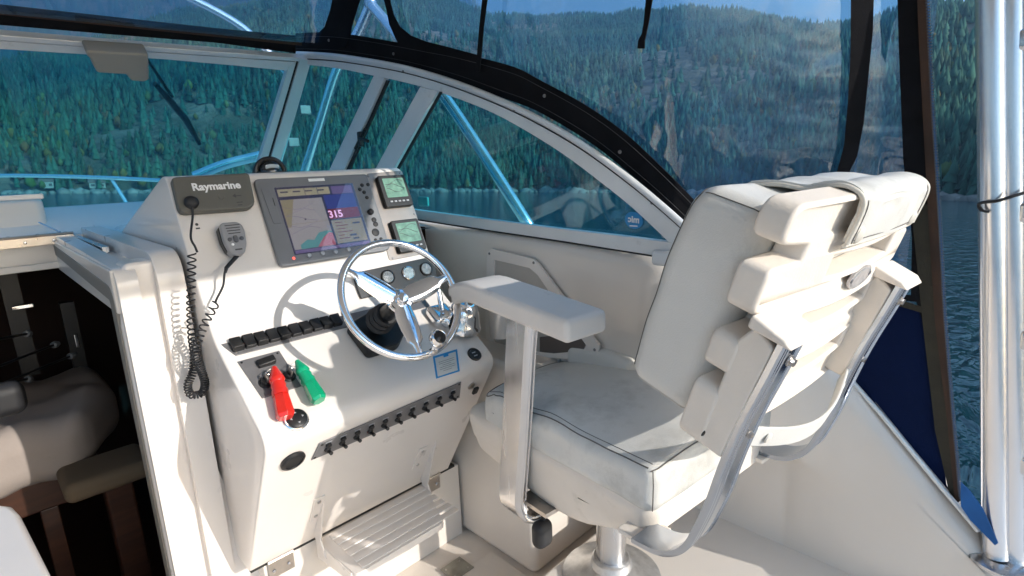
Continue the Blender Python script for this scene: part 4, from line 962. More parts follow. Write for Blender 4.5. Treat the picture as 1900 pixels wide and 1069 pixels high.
# ---------------------------------------------------------------- fold-down footrest
fo = thing('footrest', 'white ribbed fold-down footrest hinged to the front of the console', 'footrest', ony(700, 990, 1.40))
TZ = -1.105
def fz(px, py): return onz(px, py, TZ)
A0, A1, A2, A3, A4 = onz(588, 1003, TZ), onz(795, 893, TZ), onz(826, 950, TZ), onz(822, 970, TZ), onz(640, 1069, TZ)
x0, x1 = A0[0], A1[0]; yb = (A0[1] + A1[1]) / 2; yf = onz(640, 1069, TZ)[1]
yf = min(A3[1], yf) 
x1b = A2[0] - .018; x1 -= .014
loop = roundpoly([(x0, yb), (x1, yb), (x1b, yf + .05), (x1b - .012, yf), (x0 + .006, yf)], [.004, .01, .02, .025, .02])
mb = MB(); mb.prism([V(a, b, TZ) for a, b in loop], (0, 0, -.022)); mb.make('tread', M['gelw'], fo, bevel=.005, seg=3)
nr = 6
for i in range(nr):
    yy = yb - .022 - i * (yb - yf - .045) / (nr - 1)
    mb = MB(); mb.rbox(((x0 + x1) / 2 + .006, yy, TZ + .0002), ((x1 - x0) / 2 - .028, .0125, .0020), .0018, 2, 2); mb.make('rib', M['gelw'], fo, ang=70)
for (bx, tx, ty) in ((x0 - .006, 592, 925), (x1 - .02, 785, 832)):
    T0 = on(FR, tx, ty, .002); 
    mb = MB(); mb.prism([V(bx, T0[1] - .005, T0[2] + .01), V(bx, T0[1] + .02, T0[2] + .0), V(bx, 1.50, -1.06), V(bx, yb - .02, TZ - .035), V(bx, yb - .065, TZ - .03), V(bx, yb - .04, TZ + .02)], (.006, 0, 0)); br = mb.make('bracket', M['gelw'], fo, bevel=.002)
    mb = MB(); mb.box(T0 + FR[2] * .05 , (.016, .058, .002), (FR[1], FR[2], FR[3])); mb.make('flange', M['gelw'], fo, bevel=.001)
    for k in (.012, .085):
        mb = MB(); mb.lathe([(.0062, 0), (.005, .003), (0, .0034)], T0 + FR[2] * k + FR[3] * .002, FR[3], 10); mb.make('bolt', M['steel'], fo)
mb = MB(); mb.prism([V(x0 - .004, yb, TZ - .001), V(x0 - .004, yb, TZ - .06), V(x0 + .0, yf + .02, TZ - .035), V(x0 + .0, yf + .02, TZ - .003)], (.006, 0, 0)); mb.make('side_cheek', M['gelw'], fo, bevel=.002)

# ================================================================== HELM CHAIR (own frame: x across, y forward, z up)
YAW = R_(-5.7)
ch = thing('helm_chair', 'white ladder-back helm chair with worn vinyl cushions and chrome bars', 'chair', V(1.2, .83, PLZ), yaw=YAW, local=True)
S_ = lambda y0, y1, t: y0 + (y1 - y0) * t
nz3 = lambda x, y, z, s: noise.noise(Vector((x * s, y * s, z * s)))
# pedestal
mb = MB(); mb.lathe([(.148, 0), (.148, .006), (.135, .014), (.090, .026), (.062, .040), (.058, .062), (.052, .066), (.052, .0665)], (0, .0, .0), (0, 0, 1), 40); mb.make('pedestal_base', mat('scuffed_aluminium', (.62, .62, .62), .38, .85, var=.25, vscale=30, rvar=.15), ch)
mb = MB(); mb.lathe([(.044, .05), (.044, .40)], (0, 0, 0), (0, 0, 1), 32); mb.make('pedestal_post', M['alu'], ch)
# moulded seat base
def basef(x, y, z):
    k = (z + .10) / .20; k = max(0, min(1, k))
    nx = x * (.80 + .20 * k ** .5); ny = y * (.93 + .07 * k)
    zz = z
    if z < 0: zz = z * (1 + .35 * math.exp(-((y + .0) / .16) ** 2) * (1 if abs(x) < .3 else 1)) + .05 * max(0, (-y - .12) / .2) + .02 * max(0, (y - .18) / .17)
    return (nx, ny, zz)
mb = MB(); mb.rbox((0, .02, .43), (.265, .350, .092), .045, 14, 4, basef); mb.make('seat_base', M['shell'], ch, ang=80)
# seat cushion
def cushf(x, y, z):
    k = math.exp(-(max(0, abs(x) - .19) / .05) ** 2)
    puff = .012 * math.cos(min(1, abs(x) / .26) * 1.57) * math.cos(min(1, abs(y) / .33) * 1.57)
    yy = y; xx = x
    c = (abs(x) / .26) ** 3
    if y > .2: yy = y - .06 * c * (y - .2) / .13 
    xx = x * (1 - .05 * max(0, (y - .1) / .23))
    w = .006 * noise.noise(Vector((x * 9, y * 5 + 3, z * 4))) + .004 * math.sin(22 * x - 14 * y + 3 * noise.noise(Vector((x * 4, y * 4, 1)))) * (1 if z > 0 else .3)
    side = (1 if abs(x) > .24 else 0) * .006 * noise.noise(Vector((y * 12, z * 20, 5)))
    return (xx + side, yy, z + (puff + w if z > 0 else w * .5) - .03 * max(0, y) - .02 * max(0, (y - .22) / .11) * (z > 0))
mb = MB(); mb.rbox((0, -.0, .548), (.262, .335, .056), .030, 22, 5, cushf); mb.make('seat_cushion', M['vinyl'], ch, ang=80); SV = mb.v; SCN = V(0, 0, .548)
def snap(vs, path, out=.0010, cen=None):
    A = np.array(vs); r = []
    for p in path:
        q = A[np.argmin(((A - p) ** 2).sum(1))]; d = _n(q - cen); r.append(q * .5 + p * 0 + q * .5 + d * out)
    k = [r[0]]
    for q in r[1:]:
        if np.linalg.norm(q - k[-1]) > .004: k.append(q)
    return [np.array(p) for p in spline(k, 3)]
def seam(path, name='seam', r=.0018, m='piping'):
    mb = MB(); mb.tube(path, r, 6); return mb.make(name, M[m], ch, ang=80)
def ctop(x, y): 
    p = cushf(x, y, .056); return V(p[0], p[1], p[2] + .548 + .001)
E_ = lambda y: .262 * (1 - .05 * max(0, (y - .1) / .23))
for off, rr_ in ((.012, .0016), (.026, .0011)):
    L1 = []
    for y in np.linspace(-.31, .30, 30):
        p = cushf(-.262 + off, y, .05); L1.append(V(p[0] + (.002 if y < .2 else .0), p[1], .548 + p[2] + (.0045 if off < .02 else .0075)))
    for x in np.linspace(-.24, .24, 22): 
        p = cushf(x, .335 - off, .05); L1.append(V(p[0], p[1], .548 + p[2] + .0045))
    if off < .02: seam(snap(SV, L1, .0008, SCN), r=rr_)
    else: seam(snap(SV, [q + V(.010, 0, .004) for q in L1], .0008, SCN), r=.001)
L1 = []
for x in np.linspace(-.255, .255, 24): p = cushf(x, -.335 + .012, .05); L1.append(V(p[0], p[1], .548 + p[2] + .0045))
seam(snap(SV, L1, .0008, SCN), r=.0015)
p0 = cushf(-.25, -.31, .05); seam([V(-.2565, -.3285, .60), V(-.2595, -.3325, .57), V(-.2585, -.3315, .535), V(-.252, -.326, .505)], r=.0014)

# backrest frame
th_ = math.atan2(.302, .953); BU = V(1, 0, 0); BT = _n(V(0, -.302, .953)); BN = np.cross(BT, BU); BN = BN if BN[1] < 0 else -BN     # BN points aft
BO = V(0, -.47, .76) + BN * .015
def bp_(u, t, n): return BO + u * BU + t * BT + n * BN
bend = lambda a, b: -.16 * a * a
HL = [(-.14, -.040), (-.335, -.036), (-.335, .086), (-.25, .092), (-.25, .112), (-.335, .118), (-.335, .186), (-.248, .192), (-.248, .226), (-.335, .232), (-.335, .304), (-.248, .310), (-.248, .338), (-.335, .344), (-.330, .408), (-.12, .416)]
HL = [(a_ * .97, b_ + (.008 if b_ > .3 else 0)) for a_, b_ in HL]; outer = [(a_ + .02, b_) for a_, b_ in HL] + [(-a_ + .02, b_) for a_, b_ in HL[::-1]]
rl = [.01, .026, .020, .004, .004, .018, .018, .004, .004, .020, .020, .004, .004, .024, .034, .1]; rr = rl + rl[::-1]
outer = dense(roundpoly(outer, rr, 5), .016)
def slot(u0, u1, t0, t1, sag):
    top = [(u, t1 - sag * (1 - ((u - .03) / .2) ** 2)) for u in np.linspace(u1, u0, 14)]; bot = [(u, t0 - sag * (1 - ((u - .03) / .2) ** 2)) for u in np.linspace(u0, u1, 14)]
    return bot + top
holes = [slot(-.10, .215, .276, .318, .010), slot(-.12, .215, .172, .204, .010), slot(-.10, .200, .050, .088, .010)]
plate2d('back_frame', outer, holes, .052, .0075, M['shell'], ch, (BO - BN * .026, BU, BT, BN), bend)
# grey mesh lining seen in the slots, back cushion
def bcf(x, y, z):      # x across, y along lean, z thickness (+ aft)
    kf = max(0, min(1, .5 - z / .176)); kf = kf * kf * (3 - 2 * kf)
    w = .007 * nz3(x, y, z, 6) + .0022 * math.sin(24 * y + 13 * x + 22 * z + 6 * nz3(x, y, z, 5))
    top = max(0, (y - .06) / .15) ** 2
    return (x * (1 - .06 * max(0, y / .21)) , y, z - .16 * x * x + w * (.5 + .5 * kf) + .022 * top * kf + .012 * kf * (abs(x) / .28) ** 2)
AX = (BU, BT, BN)
bc_c = bp_(0.005, .180, -.050 - .090)
mb = MB(); mb.rbox(bc_c, (.278, .208, .088), .042, 20, 5, bcf, AX); mb.make('back_cushion', M['vinyl'], ch, ang=80); BV = mb.v
def bcp(x, y, z, e=.001): 
    p = bcf(x, y, z); return bc_c + p[0] * BU + p[1] * BT + p[2] * BN
L1 = [bcp(-.270, y, -.077) + V(-.0045, .004, 0) for y in np.linspace(-.18, .187, 24)] 
BC0 = bc_c
seam(snap(BV, L1 + [bcp(x, .198, -.077) for x in np.linspace(-.25, .25, 16)], .001, BC0), r=.0011)
seam(snap(BV, [bcp(-.268, .198, z) for z in np.linspace(-.075, .07, 12)], .001, BC0), r=.0010)
seam(snap(BV, [bcp(-.262, -.196, z) for z in np.linspace(-.07, .07, 12)], .001, BC0), r=.0013, m='pipw')
# headrest flap folded over the top
prf = [(.009, .342), (.009, .404), (-.002, .424), (-.028, .430), (-.055, .422), (-.085, .406), (-.135, .398), (-.184, .378), (-.202, .340), (-.202, .315)]
prf = [tuple(p) for p in spline([V(a, b, 0) for a, b in prf], 5)]
vsA = []; us = list(np.linspace(-.112, .245, 14)); 
mb = MB(); mb.grid(lambda u, k: bp_(u, prf[k][1] + .002 * math.sin(u * 40), prf[k][0] + bend(u, 0) + .003 * nz3(u, k * .1, 0, 9)), us, list(range(len(prf)))); mb.make('headrest_flap', M['vinyl'], ch, solid=.010, bevel=.003)
for u in (-.114, .247): seam([bp_(u, p[1], p[0] + bend(u, 0) + .004) for p in prf], 'flap_piping', .0042, 'pipw')
for u in (-.102, .235): seam([bp_(u, p[1], p[0] + bend(u, 0) + .0062) for p in prf], 'seam', .0009)
seam([bp_(u, .338, .008 + bend(u, 0) + .002) for u in np.linspace(-.114, .247, 12)], 'flap_piping', .0040, 'pipw')
seam([bp_(u, .348, .0145 + bend(u, 0)) for u in np.linspace(-.10, .24, 12)], 'seam', .0009)
for u in (-.080, .215):
    mb = MB(); mb.lathe([(.0155, 0), (.0145, .004), (.010, .007), (0, .008)], bp_(u, .356, .012 + bend(u, 0)), BN, 24); mb.make('snap_button', M['pipw'], ch)
# oval name plate
loop = [(.095 + .058 * math.cos(a), .240 + .024 * math.sin(a)) for a in np.linspace(0, 2 * math.pi, 33)[:-1]]
mb = MB(); mb.prism([bp_(a, b, -.004 + bend(a, b)) for a, b in loop], BN * .0055); npq = mb.make('name_plate', mat('embossed_plate', (.50, .47, .46), .4, .25, var=.15, vscale=60, bump=.6, bscale=200), ch)
for u in (.044, .146):
    mb = MB(); mb.lathe([(.005, 0), (.004, .002), (0, .0025)], bp_(u, .240, .0015 + bend(u, 0)), BN, 10); mb.make('plate_screw', M['grey'], npq)
mb = MB(); mb.tube([bp_(.095 + .050 * math.cos(a), .240 + .018 * math.sin(a), .003 + bend(.095 + .05 * math.cos(a), 0)) for a in np.linspace(0, 2 * math.pi, 33)[:-1]], .0007, 5, closed=True); mb.make('plate_rim', M['bezl'], npq)
# mounting bosses and polished bars
BARP = lambda u: [V(u, -.590, .952), V(u, -.563, .880), V(u, -.535, .808), V(u, -.515, .75), V(u, -.497, .69), V(u, -.480, .625), V(u, -.460, .565), V(u, -.436, .508), V(u, -.404, .474), V(u, -.365, .456), V(u, -.31, .450)]
for sx in (-1, 1):
    u = sx * .262 ; ub = .040
    mb = MB()
    mb.prism([bp_(u - ub, t, n + bend(u, 0) * .4) for t, n in ((-.030, -.02), (.185, -.02), (.222, .0), (.200, .038), (-.030, .030))], BU * 2 * ub); mb.make('mounting_boss', M['shell'], ch, bevel=.006, seg=3)
    mb = MB(); mb.prism([bp_(u - ub - .010, t, n + bend(u, 0) * .4) for t, n in ((.216, -.01), (.240, -.01), (.228, .050), (.214, .066))], BU * (2 * ub + .024)); mb.make('boss_cap', M['shell'], ch, bevel=.006, seg=3)
    pa = BARP(u)
    pa = spline(pa, 5); pc = [(a_ * .86, b_) for a_, b_ in [(-.046, -.006), (-.046, .003), (-.043, .007), (-.039, .007), (-.037, .003), (-.033, .003), (-.031, .007), (-.026, .007), (-.024, .003), (-.019, .003), (-.017, .007), (-.012, .006), (-.009, .003), (.040, .003), (.044, .006), (.046, .003), (.046, -.006)]]
    # section runs across (side) and outward (up)
    mb = MB()
    path = pa; m_ = len(path); n_ = len(pc); vs = []
    for i, p in enumerate(path):
        a_ = path[max(i - 1, 0)]; b_ = path[min(i + 1, m_ - 1)]; tt = _n(b_ - a_); sd = V(1, 0, 0); uu = _n(np.cross(sd, tt)); 
        if i == 0: s0 = 1 if uu[1] < 0 else -1
        vs += [p + q[0] * sd + q[1] * uu * s0 for q in pc]
    fs = [(i * n_ + k, i * n_ + (k + 1) % n_, (i + 1) * n_ + (k + 1) % n_, (i + 1) * n_ + k) for i in range(m_ - 1) for k in range(n_)] + [tuple(range(n_)), tuple(range((m_ - 1) * n_, m_ * n_))]
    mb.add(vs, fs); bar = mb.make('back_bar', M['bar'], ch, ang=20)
    for (vv, ww) in ((-.571, .905), (-.510, .755)):
        mb = MB(); mb.lathe([(.0105, 0), (.0105, .003), (.007, .004), (.007, .010), (0, .010)], V(u + .016, vv - .006, ww), BN, 6 if ww < .8 else 10); mb.make('bolt', M['steel'], bar, ang=30)
    mb = MB(); mb.box((u * .93, -.30, .441), (.042, .04, .006)); mb.make('bar_foot', M['shell'], ch, bevel=.003)
# pouch strap sagging between the bars
n_ = 20; A_ = []; B_ = []
for i in range(n_):
    s = i / (n_ - 1); u = S_(-.20, .235, s); sag = -.030 * math.sin(math.pi * s); outw = .020 + .045 * math.sin(math.pi * s)
    A_.append(bp_(u, -.002 + sag, outw)); B_.append(bp_(u, -.050 + sag, outw - .004))
mb = MB(); mb.strip(A_, B_, BN * .006); mb.make('back_strap', M['vinyl'], ch, bevel=.0022)
for s in (.12, .93): 
    i = int(s * (n_ - 1)); mb = MB(); mb.lathe([(.012, 0), (.011, .003), (0, .006)], (A_[i] + B_[i]) / 2 + BN * .006, BN, 20); mb.make('snap_button', M['pipw'], ch)
# armrest (port) and its support bar; the starboard one mirrors it
for sx in (-1, 1):
    def armf(x, y, z):
        zz = z + .085 * y
        if y > .12: zz -= .045 * ((y - .12) / .13) ** 2 * (1.0)
        wx = x * (1 - .05 * max(0, -y / .25))
        return (wx, y - .012 * (z < 0) * (y > .2), zz)
    mb = MB(); mb.rbox((sx * .262, .072, .895), (.068, .228, .027), .014, 14, 4, armf); mb.make('armrest', M['armp'], ch, ang=60)
    u = sx * .275
    pa = spline([V(u, .045, .880), V(u, .060, .78), V(u, .082, .60), V(u, .104, .44), V(u, .118, .345), V(u * .985, .118, .308), V(u * .93, .112, .285), V(u * .85, .10, .278), V(u * .72, .09, .290)], 5)
    pc = [(-.044, -.012), (-.044, .012), (-.040, .0155), (.028, .0155), (.032, .012), (.036, .0155), (.041, .012), (.044, .007), (.040, .003), (.044, -.001), (.044, -.006), (.040, -.009), (.044, -.012)]
    m_ = len(pa); k_ = len(pc); vs = []
    for i, p in enumerate(pa):
        a_ = pa[max(i - 1, 0)]; b_ = pa[min(i + 1, m_ - 1)]; tt = _n(b_ - a_); sd = _n(V(0, -1, 0) - (V(0, -1, 0) @ tt) * tt); uu = np.cross(sd, tt)
        if i == 0: s0 = 1 if uu[0] * sx > 0 else -1
        vs += [p + q[0] * sd + q[1] * uu * s0 for q in pc]
    fs = [(i * k_ + k, i * k_ + (k + 1) % k_, (i + 1) * k_ + (k + 1) % k_, (i + 1) * k_ + k) for i in range(m_ - 1) for k in range(k_)] + [tuple(range(k_)), tuple(range((m_ - 1) * k_, m_ * k_))]
    mb = MB(); mb.add(vs, fs); mb.make('arm_support', M['alu'], ch, ang=25)
mb = MB(); mb.box((-.215, .05, .330), (.05, .055, .006)); mb.make('slide_plate', M['steel'], ch)
kb0 = V(-.235, .045, .258)
mb = MB(); mb.tube([kb0 + V(.02, 0, .05), kb0], .006, 8); mb.rbox(kb0 + V(0, 0, -.020), (.030, .022, .040), .022, 3, 4); mb.make('slide_knob', M['rubber'], ch, ang=80)
for u in (-.315,):
    mb = MB(); mb.lathe([(.006, 0), (.004, .002), (0, .002)], bp_(-.318, .005, .004 + bend(.318, 0)), BN, 8); mb.make('vent_hole', M['gap'], ch)

# floor hatch in the footwell with its hinge
fh = thing('floor_hatch', 'cream footwell floor hatch beside the chair platform', 'hatch', V(.95, 1.1, FLZ))
a = onz(914, 1024, FLZ); b = onz(879, 1045, FLZ)
mb = MB(); mb.prism([V(.60, .99, FLZ + .002), V(.60, a[1], FLZ + .002), V(1.175, a[1], FLZ + .002), V(1.175, .99, FLZ + .002)], (0, 0, .006)); mb.make('lid', M['floor'], fh, bevel=.003)
mb = MB(); mb.box(onz(848, 1055, FLZ + .010), (.045, .040, .0015)); hgo = mb.make('hinge', mat('weathered_steel', (.36, .34, .29), .45, .8, var=.2, vscale=30), fh)
for dx in (-.03, .03):
    for dy in (-.025, .025):
        p = onz(848, 1055, FLZ + .0115); mb = MB(); mb.lathe([(.0045, 0), (.003, .0015), (0, .0015)], p + V(dx, dy, 0), (0, 0, 1), 8); mb.make('screw', M['steel'], hgo)

# ================================================================== WINDSHIELD, SIDE WINDOW, CANVAS
def wbase(y): return 1.36 - .175 * max(0, y - 1.7)
def WS(y, z): return wbase(y) - .12 * (z + .15)
def cbase(y): return float(np.interp(y, [-.4, .0, .35, .75, 1.7, 2.9], [1.70, 1.70, 1.68, 1.385, 1.385, 1.175]))
def CSf(y, z): return cbase(y) - .12 * (z + .15) * float(np.interp(y, [.2, .75], [.35, 1]))
def hit(px, py, S, off=0.0):
    r = ray(px, py); t0, t1 = .05, 9.0; g = lambda t: t * r[0] - S(t * r[1], t * r[2]) - off
    ts = np.linspace(t0, t1, 300); prev = g(ts[0])
    for a, b in zip(ts[:-1], ts[1:]):
        gb = g(b)
        if prev <= 0 < gb:
            for _ in range(30):
                m = (a + b) / 2
                if g(m) > 0: b = m
                else: a = m
            return r * ((a + b) / 2)
        prev = gb
    return r * (S(1, 0) / r[0])
ws = lambda px, py, off=0.0: hit(px, py, WS, off)
cs = lambda px, py, off=0.0: hit(px, py, CSf, off)
# front plane raked aft: y + 1.048 z = 2.837
FP = (V(0, 2.837, 0), V(1, 0, 0), _n(V(0, -1.048, 1)), _n(V(0, -1, -1.048)))
fp = lambda px, py, off=0.0: onp(px, py, (FP[0] + FP[3] * off, None, None, FP[3]))
FN = FP[3]

sd = thing('side_window', 'curved aluminium framed starboard side window with tinted glass', 'window', V(1.36, 1.5, -.2))
OUT = [(552, 101), (620, 105), (700, 117), (770, 132), (850, 157), (930, 189), (1000, 223), (1080, 270), (1160, 328), (1220, 377), (1262, 414), (1290, 440)]
INN = [(566, 120), (636, 128), (700, 141), (752, 152), (818, 170), (900, 200), (965, 232), (1050, 284), (1120, 336), (1180, 384), (1240, 440), (1262, 462)]
def pxs(P, n): return [(p[0], p[1]) for p in spline([V(a, b, 0) for a, b in P], n)]
O_ = pxs(OUT, 4); I_ = pxs(INN, 4)
mb = MB(); mb.strip([ws(*p) for p in O_], [ws(*p) for p in I_], (-.022, 0, 0)); mb.make('top_frame', M['frame'], sd, bevel=.002, ang=50)
mb = MB(); mb.tube([ws(x, y - 1, -.016) for x, y in O_], .0105, 10); mb.make('rim_bead', M['frame'], sd, ang=70)
mb = MB(); mb.tube([ws(x, y + 8, -.0235) for x, y in O_], .0022, 6); mb.make('rim_seal', M['rubber'], sd, ang=70)
S1 = [(560, 360), (620, 367), (700, 377), (784, 389), (900, 404), (1050, 423), (1180, 438), (1262, 449)]
S2 = [(560, 376), (620, 384), (700, 394), (790, 407), (900, 424), (1050, 446), (1150, 462), (1240, 476)]
mb = MB(); mb.strip([ws(*p) for p in S1], [ws(*p, .0) for p in S2], (-.024, 0, 0)); mb.make('sill_frame', M['frame'], sd, bevel=.003, ang=50)
mb = MB(); mb.tube([ws(x, y + 3, -.022) for x, y in S2], .0035, 6); mb.make('sill_seal', M['rubber'], sd, ang=70)
p = ws(1232, 478, -.02); mb = MB(); mb.rbox(p, (.022, .03, .022), .012, 2, 3); mb.make('sill_end_cap', M['frame'], sd, ang=80)
def bar4(q, name, m, th=-.022, off=0, par=sd, bev=.002):
    mb = MB(); P = [ws(*p, off) for p in q]; mb.prism(P, (th, 0, 0)); return mb.make(name, m, par, bevel=bev)
bar4([(703, 140), (722, 146), (618, 380), (590, 376)], 'mullion', M['frame'])
bar4([(720, 149), (724, 150), (624, 378), (618, 376)], 'vent_seal', M['rubber'], -.008, -.006, bev=0)
bar4([(788, 162), (820, 170), (698, 385), (668, 380)], 'mullion', M['frame'])
bar4([(818, 170), (822, 171), (702, 385), (698, 384)], 'pane_seal', M['rubber'], -.006, -.02, bev=0)
bar4([(556, 104), (572, 108), (500, 330), (472, 330)], 'corner_post', M['frame'])
def pane(poly, name, off=.004):
    c = [ws(*p, off) for p in poly]; mb = MB(); mb.prism(c, (.004, 0, 0)); return mb.make(name, GLASS, sd)
def seg_in(x0, x1): return [p for p in I_ if x0 < p[0] < x1]
def y_at(P, x): return float(np.interp(x, [p[0] for p in P], [p[1] for p in P]))
pane([(560, 112)] + seg_in(562, 706) + [(710, 142), (600, 376), (470, 352)], 'pane')
pane([(712, 143)] + seg_in(713, 800) + [(804, 166), (686, 384), (604, 374)], 'pane')
pane([(806, 166)] + seg_in(808, 1258) + [(1258, 455), (1180, 440), (900, 406), (690, 380)], 'pane')
for px, py in ((748, 133), (955, 203), (1210, 376)):
    p = ws(px, py, -.022); mb = MB(); mb.lathe([(.0055, 0), (.0055, .0015), (.0035, .0028), (0, .0018)], p, (-1, 0, 0), 12); mb.make('frame_screw', M['grey'], sd)
# vent latch
lt = MB(); a, b = ws(678, 240, -.03), ws(660, 276, -.03); lt.rbox((a + b) / 2, (.010, .012, .030), .006, 2, 2); c = ws(687, 262, -.035); lt.tube([(a + b) / 2 + V(-.006, 0, .004), c + V(-.01, 0, 0)], .007, 10); lt.tube([a, b], .008, 10)
lt.make('vent_latch', M['black'], sd, ang=60)
# oval sticker on the glass (read from outside, so mirrored here) and a round one
p = ws(1176, 409, -.0005); e1 = _n(ws(1190, 411, -.0005) - ws(1160, 407, -.0005)); e2 = _n(np.cross(e1, np.cross(V(0, 0, 1), e1)))
stk = MB(); stk.prism([p + .030 * math.cos(a) * e1 + .024 * math.sin(a) * V(0, 0, 1) for a in np.linspace(0, 2 * math.pi, 29)[:-1]], (-.0006, 0, 0)); so = stk.make('oval_sticker', M['silt'], sd)
N_ = np.cross(e1, V(0, 0, 1)); text('sticker_text', 'mic', .026, M['white'], so, p + V(-.0011, 0, .002), -e1, V(0, 0, 1), .0006, mirror=False, bold=.001).scale = (1, 1, 1)
mb = MB(); mb.box(p + V(-.0012, 0, -.016), (.0003, .013, .0016)); mb.make('sticker_line', M['white'], so)
p = ws(1232, 437, -.0005); mb = MB(); mb.lathe([(.008, 0), (.008, .0006), (0, .0006)], p, (-1, 0, 0), 16); mb.make('round_sticker', mat('worn_sticker', (.25, .32, .30), .5), sd)
# small square reflector outside by the instruments
mb = MB(); mb.rbox(onx(786, 374, 1.44), (.006, .035, .02), .005, 2, 2); tag(mb.make('side_reflector', mat('teal_lens', (.05, .35, .32), .3), ang=60), 'small teal plastic lens outside the window beside the instruments', 'reflector')

# front windshield
wf = thing('windshield', 'front windshield panel with pale aluminium frame and black seal', 'windshield', V(.4, 2.6, 0))
T0 = [(-60, 48), (0, 54), (150, 67), (300, 79), (450, 91), (556, 100)]; T1 = [(-60, 58), (0, 64), (150, 76), (300, 88), (450, 99), (552, 106)]
T2 = [(-60, 62), (0, 67), (150, 79), (300, 91), (450, 102), (545, 109)]; T3 = [(-60, 77), (0, 83), (150, 93), (300, 103), (430, 115), (527, 125)]
def fstrip(A, B, name, m, off=.0, th=.02, bev=.002):
    mb = MB(); mb.strip([fp(*p, off) for p in A], [fp(*p, off) for p in B], FN * th); return mb.make(name, m, wf, bevel=bev)
fstrip(T0, T1, 'top_rail', M['frame'], 0, .03, .003); fstrip(T1, T2, 'top_seal', M['rubber'], .0, .018, 0); fstrip(T2, T3, 'top_frame', M['frame'], 0, .022)
fstrip([(552, 101), (486, 330)], [(573, 104), (508, 335)], 'side_post', M['frame'], .0, .028)
fstrip([(546, 105), (480, 330)], [(552, 106), (487, 330)], 'side_seal', M['rubber'], .0, .02, 0); fstrip([(531, 118), (463, 340)], [(546, 107), (480, 335)], 'side_frame', M['frame'], 0, .024)
fstrip([(-60, 389), (0, 388), (300, 379), (480, 372)], [(-60, 396), (0, 395), (300, 386), (480, 379)], 'bottom_frame', M['frame'], 0, .02)
mb = MB(); mb.prism([fp(*p, -.004) for p in [(-60, 70), (0, 76), (300, 98), (534, 117), (466, 376), (300, 383), (-60, 392)]], FN * .004); mb.make('pane', GLASS, wf)
# wiper
wm = thing('wiper', 'windshield wiper with grey motor cover at the top of the windscreen', 'wiper', fp(215, 100, .05))
q = [(150, 72), (266, 80), (268, 128), (258, 132), (235, 130), (226, 118), (172, 114), (163, 98), (160, 88), (152, 82)]
mb = MB(); mb.prism([fp(*p, .03) for p in q], FN * .06); mb.make('motor_cover', mat('wiper_cover', (.30, .29, .26), .5, var=.04), wm, bevel=.012, seg=3)
mb = MB(); mb.tube([fp(268, 104, -.02), fp(285, 128, -.035), fp(320, 180, -.035)], .006, 8); mb.make('wiper_arm', M['black'], wm)
mb = MB(); mb.tube([fp(287, 155, -.03), fp(318, 190, -.03), fp(345, 222, -.03), fp(370, 267, -.03)], .010, 8, rs=[.009, .013, .014, .009]); mb.make('wiper_blade', M['black'], wm)

# ---------------------------------------------------------------- canvas enclosure
en = thing('canvas_enclosure', 'black-edged canvas enclosure with clear vinyl panels above the windows', 'canopy', V(1.4, 1.5, -.1))
LOW = [(548, 98), (620, 101), (700, 112), (770, 126), (850, 150), (930, 181), (1000, 208), (1100, 268), (1175, 328), (1216, 362), (1262, 404), (1300, 440)]
UPP = [(548, 62), (600, 60), (650, 64), (745, 80), (790, 88), (850, 98), (950, 123), (1000, 148), (1081, 192), (1148, 238), (1202, 286), (1262, 345), (1300, 385)]
def resamp(P, xs): return [(x, float(np.interp(x, [p[0] for p in P], [p[1] for p in P]))) for x in xs]
LOWs = pxs(LOW, 5); UPPs = pxs(UPP, 5); XS = list(np.linspace(548, 1300, 60))
Lw, Uw = resamp(LOWs, XS), resamp(UPPs, XS)
mb = MB(); mb.strip([cs(*p, -.012) for p in Lw], [cs(*p, -.012) for p in Uw], (.004, 0, 0)); mb.make('lower_band', M['canvas'], en, ang=60)
mb = MB(); mb.strip([fp(*p, -.012) for p in [(-60, 40), (0, 45), (200, 62), (400, 78), (548, 98)]], [fp(*p, -.012) for p in [(-60, 2), (0, 8), (200, 30), (400, 52), (548, 66)]], FN * .004); mb.make('front_band', M['canvas'], en)
mb = MB(); mb.strip([fp(*p, -.006) for p in [(-60, 20), (0, 26), (300, 57), (560, 84)]], [fp(*p, -.006) for p in [(-60, 12), (0, 18), (300, 50), (560, 78)]], FN * .004); mb.make('band_binding', M['brown'], en)
# corner strap between front and side panels and rounded corners of the openings
def cpoly(q, name='strap', m='canvas', off=-.014, th=.003, par=None, f=cs):
    mb = MB(); P = [f(*p, off) for p in q]; mb.prism(P, (th, 0, 0)); return mb.make(name, M[m], par or en)
cpoly([(622, -25), (676, -25), (664, 10), (652, 50), (649, 68), (640, 90), (575, 92), (560, 68), (590, 62), (602, 50), (612, 20)])
cpoly([(706, -25), (722, -25), (724, 5), (730, 28), (742, 50), (762, 66), (790, 77), (830, 87), (890, 103), (890, 120), (800, 100), (745, 92), (733, 70), (722, 45), (716, 15)])
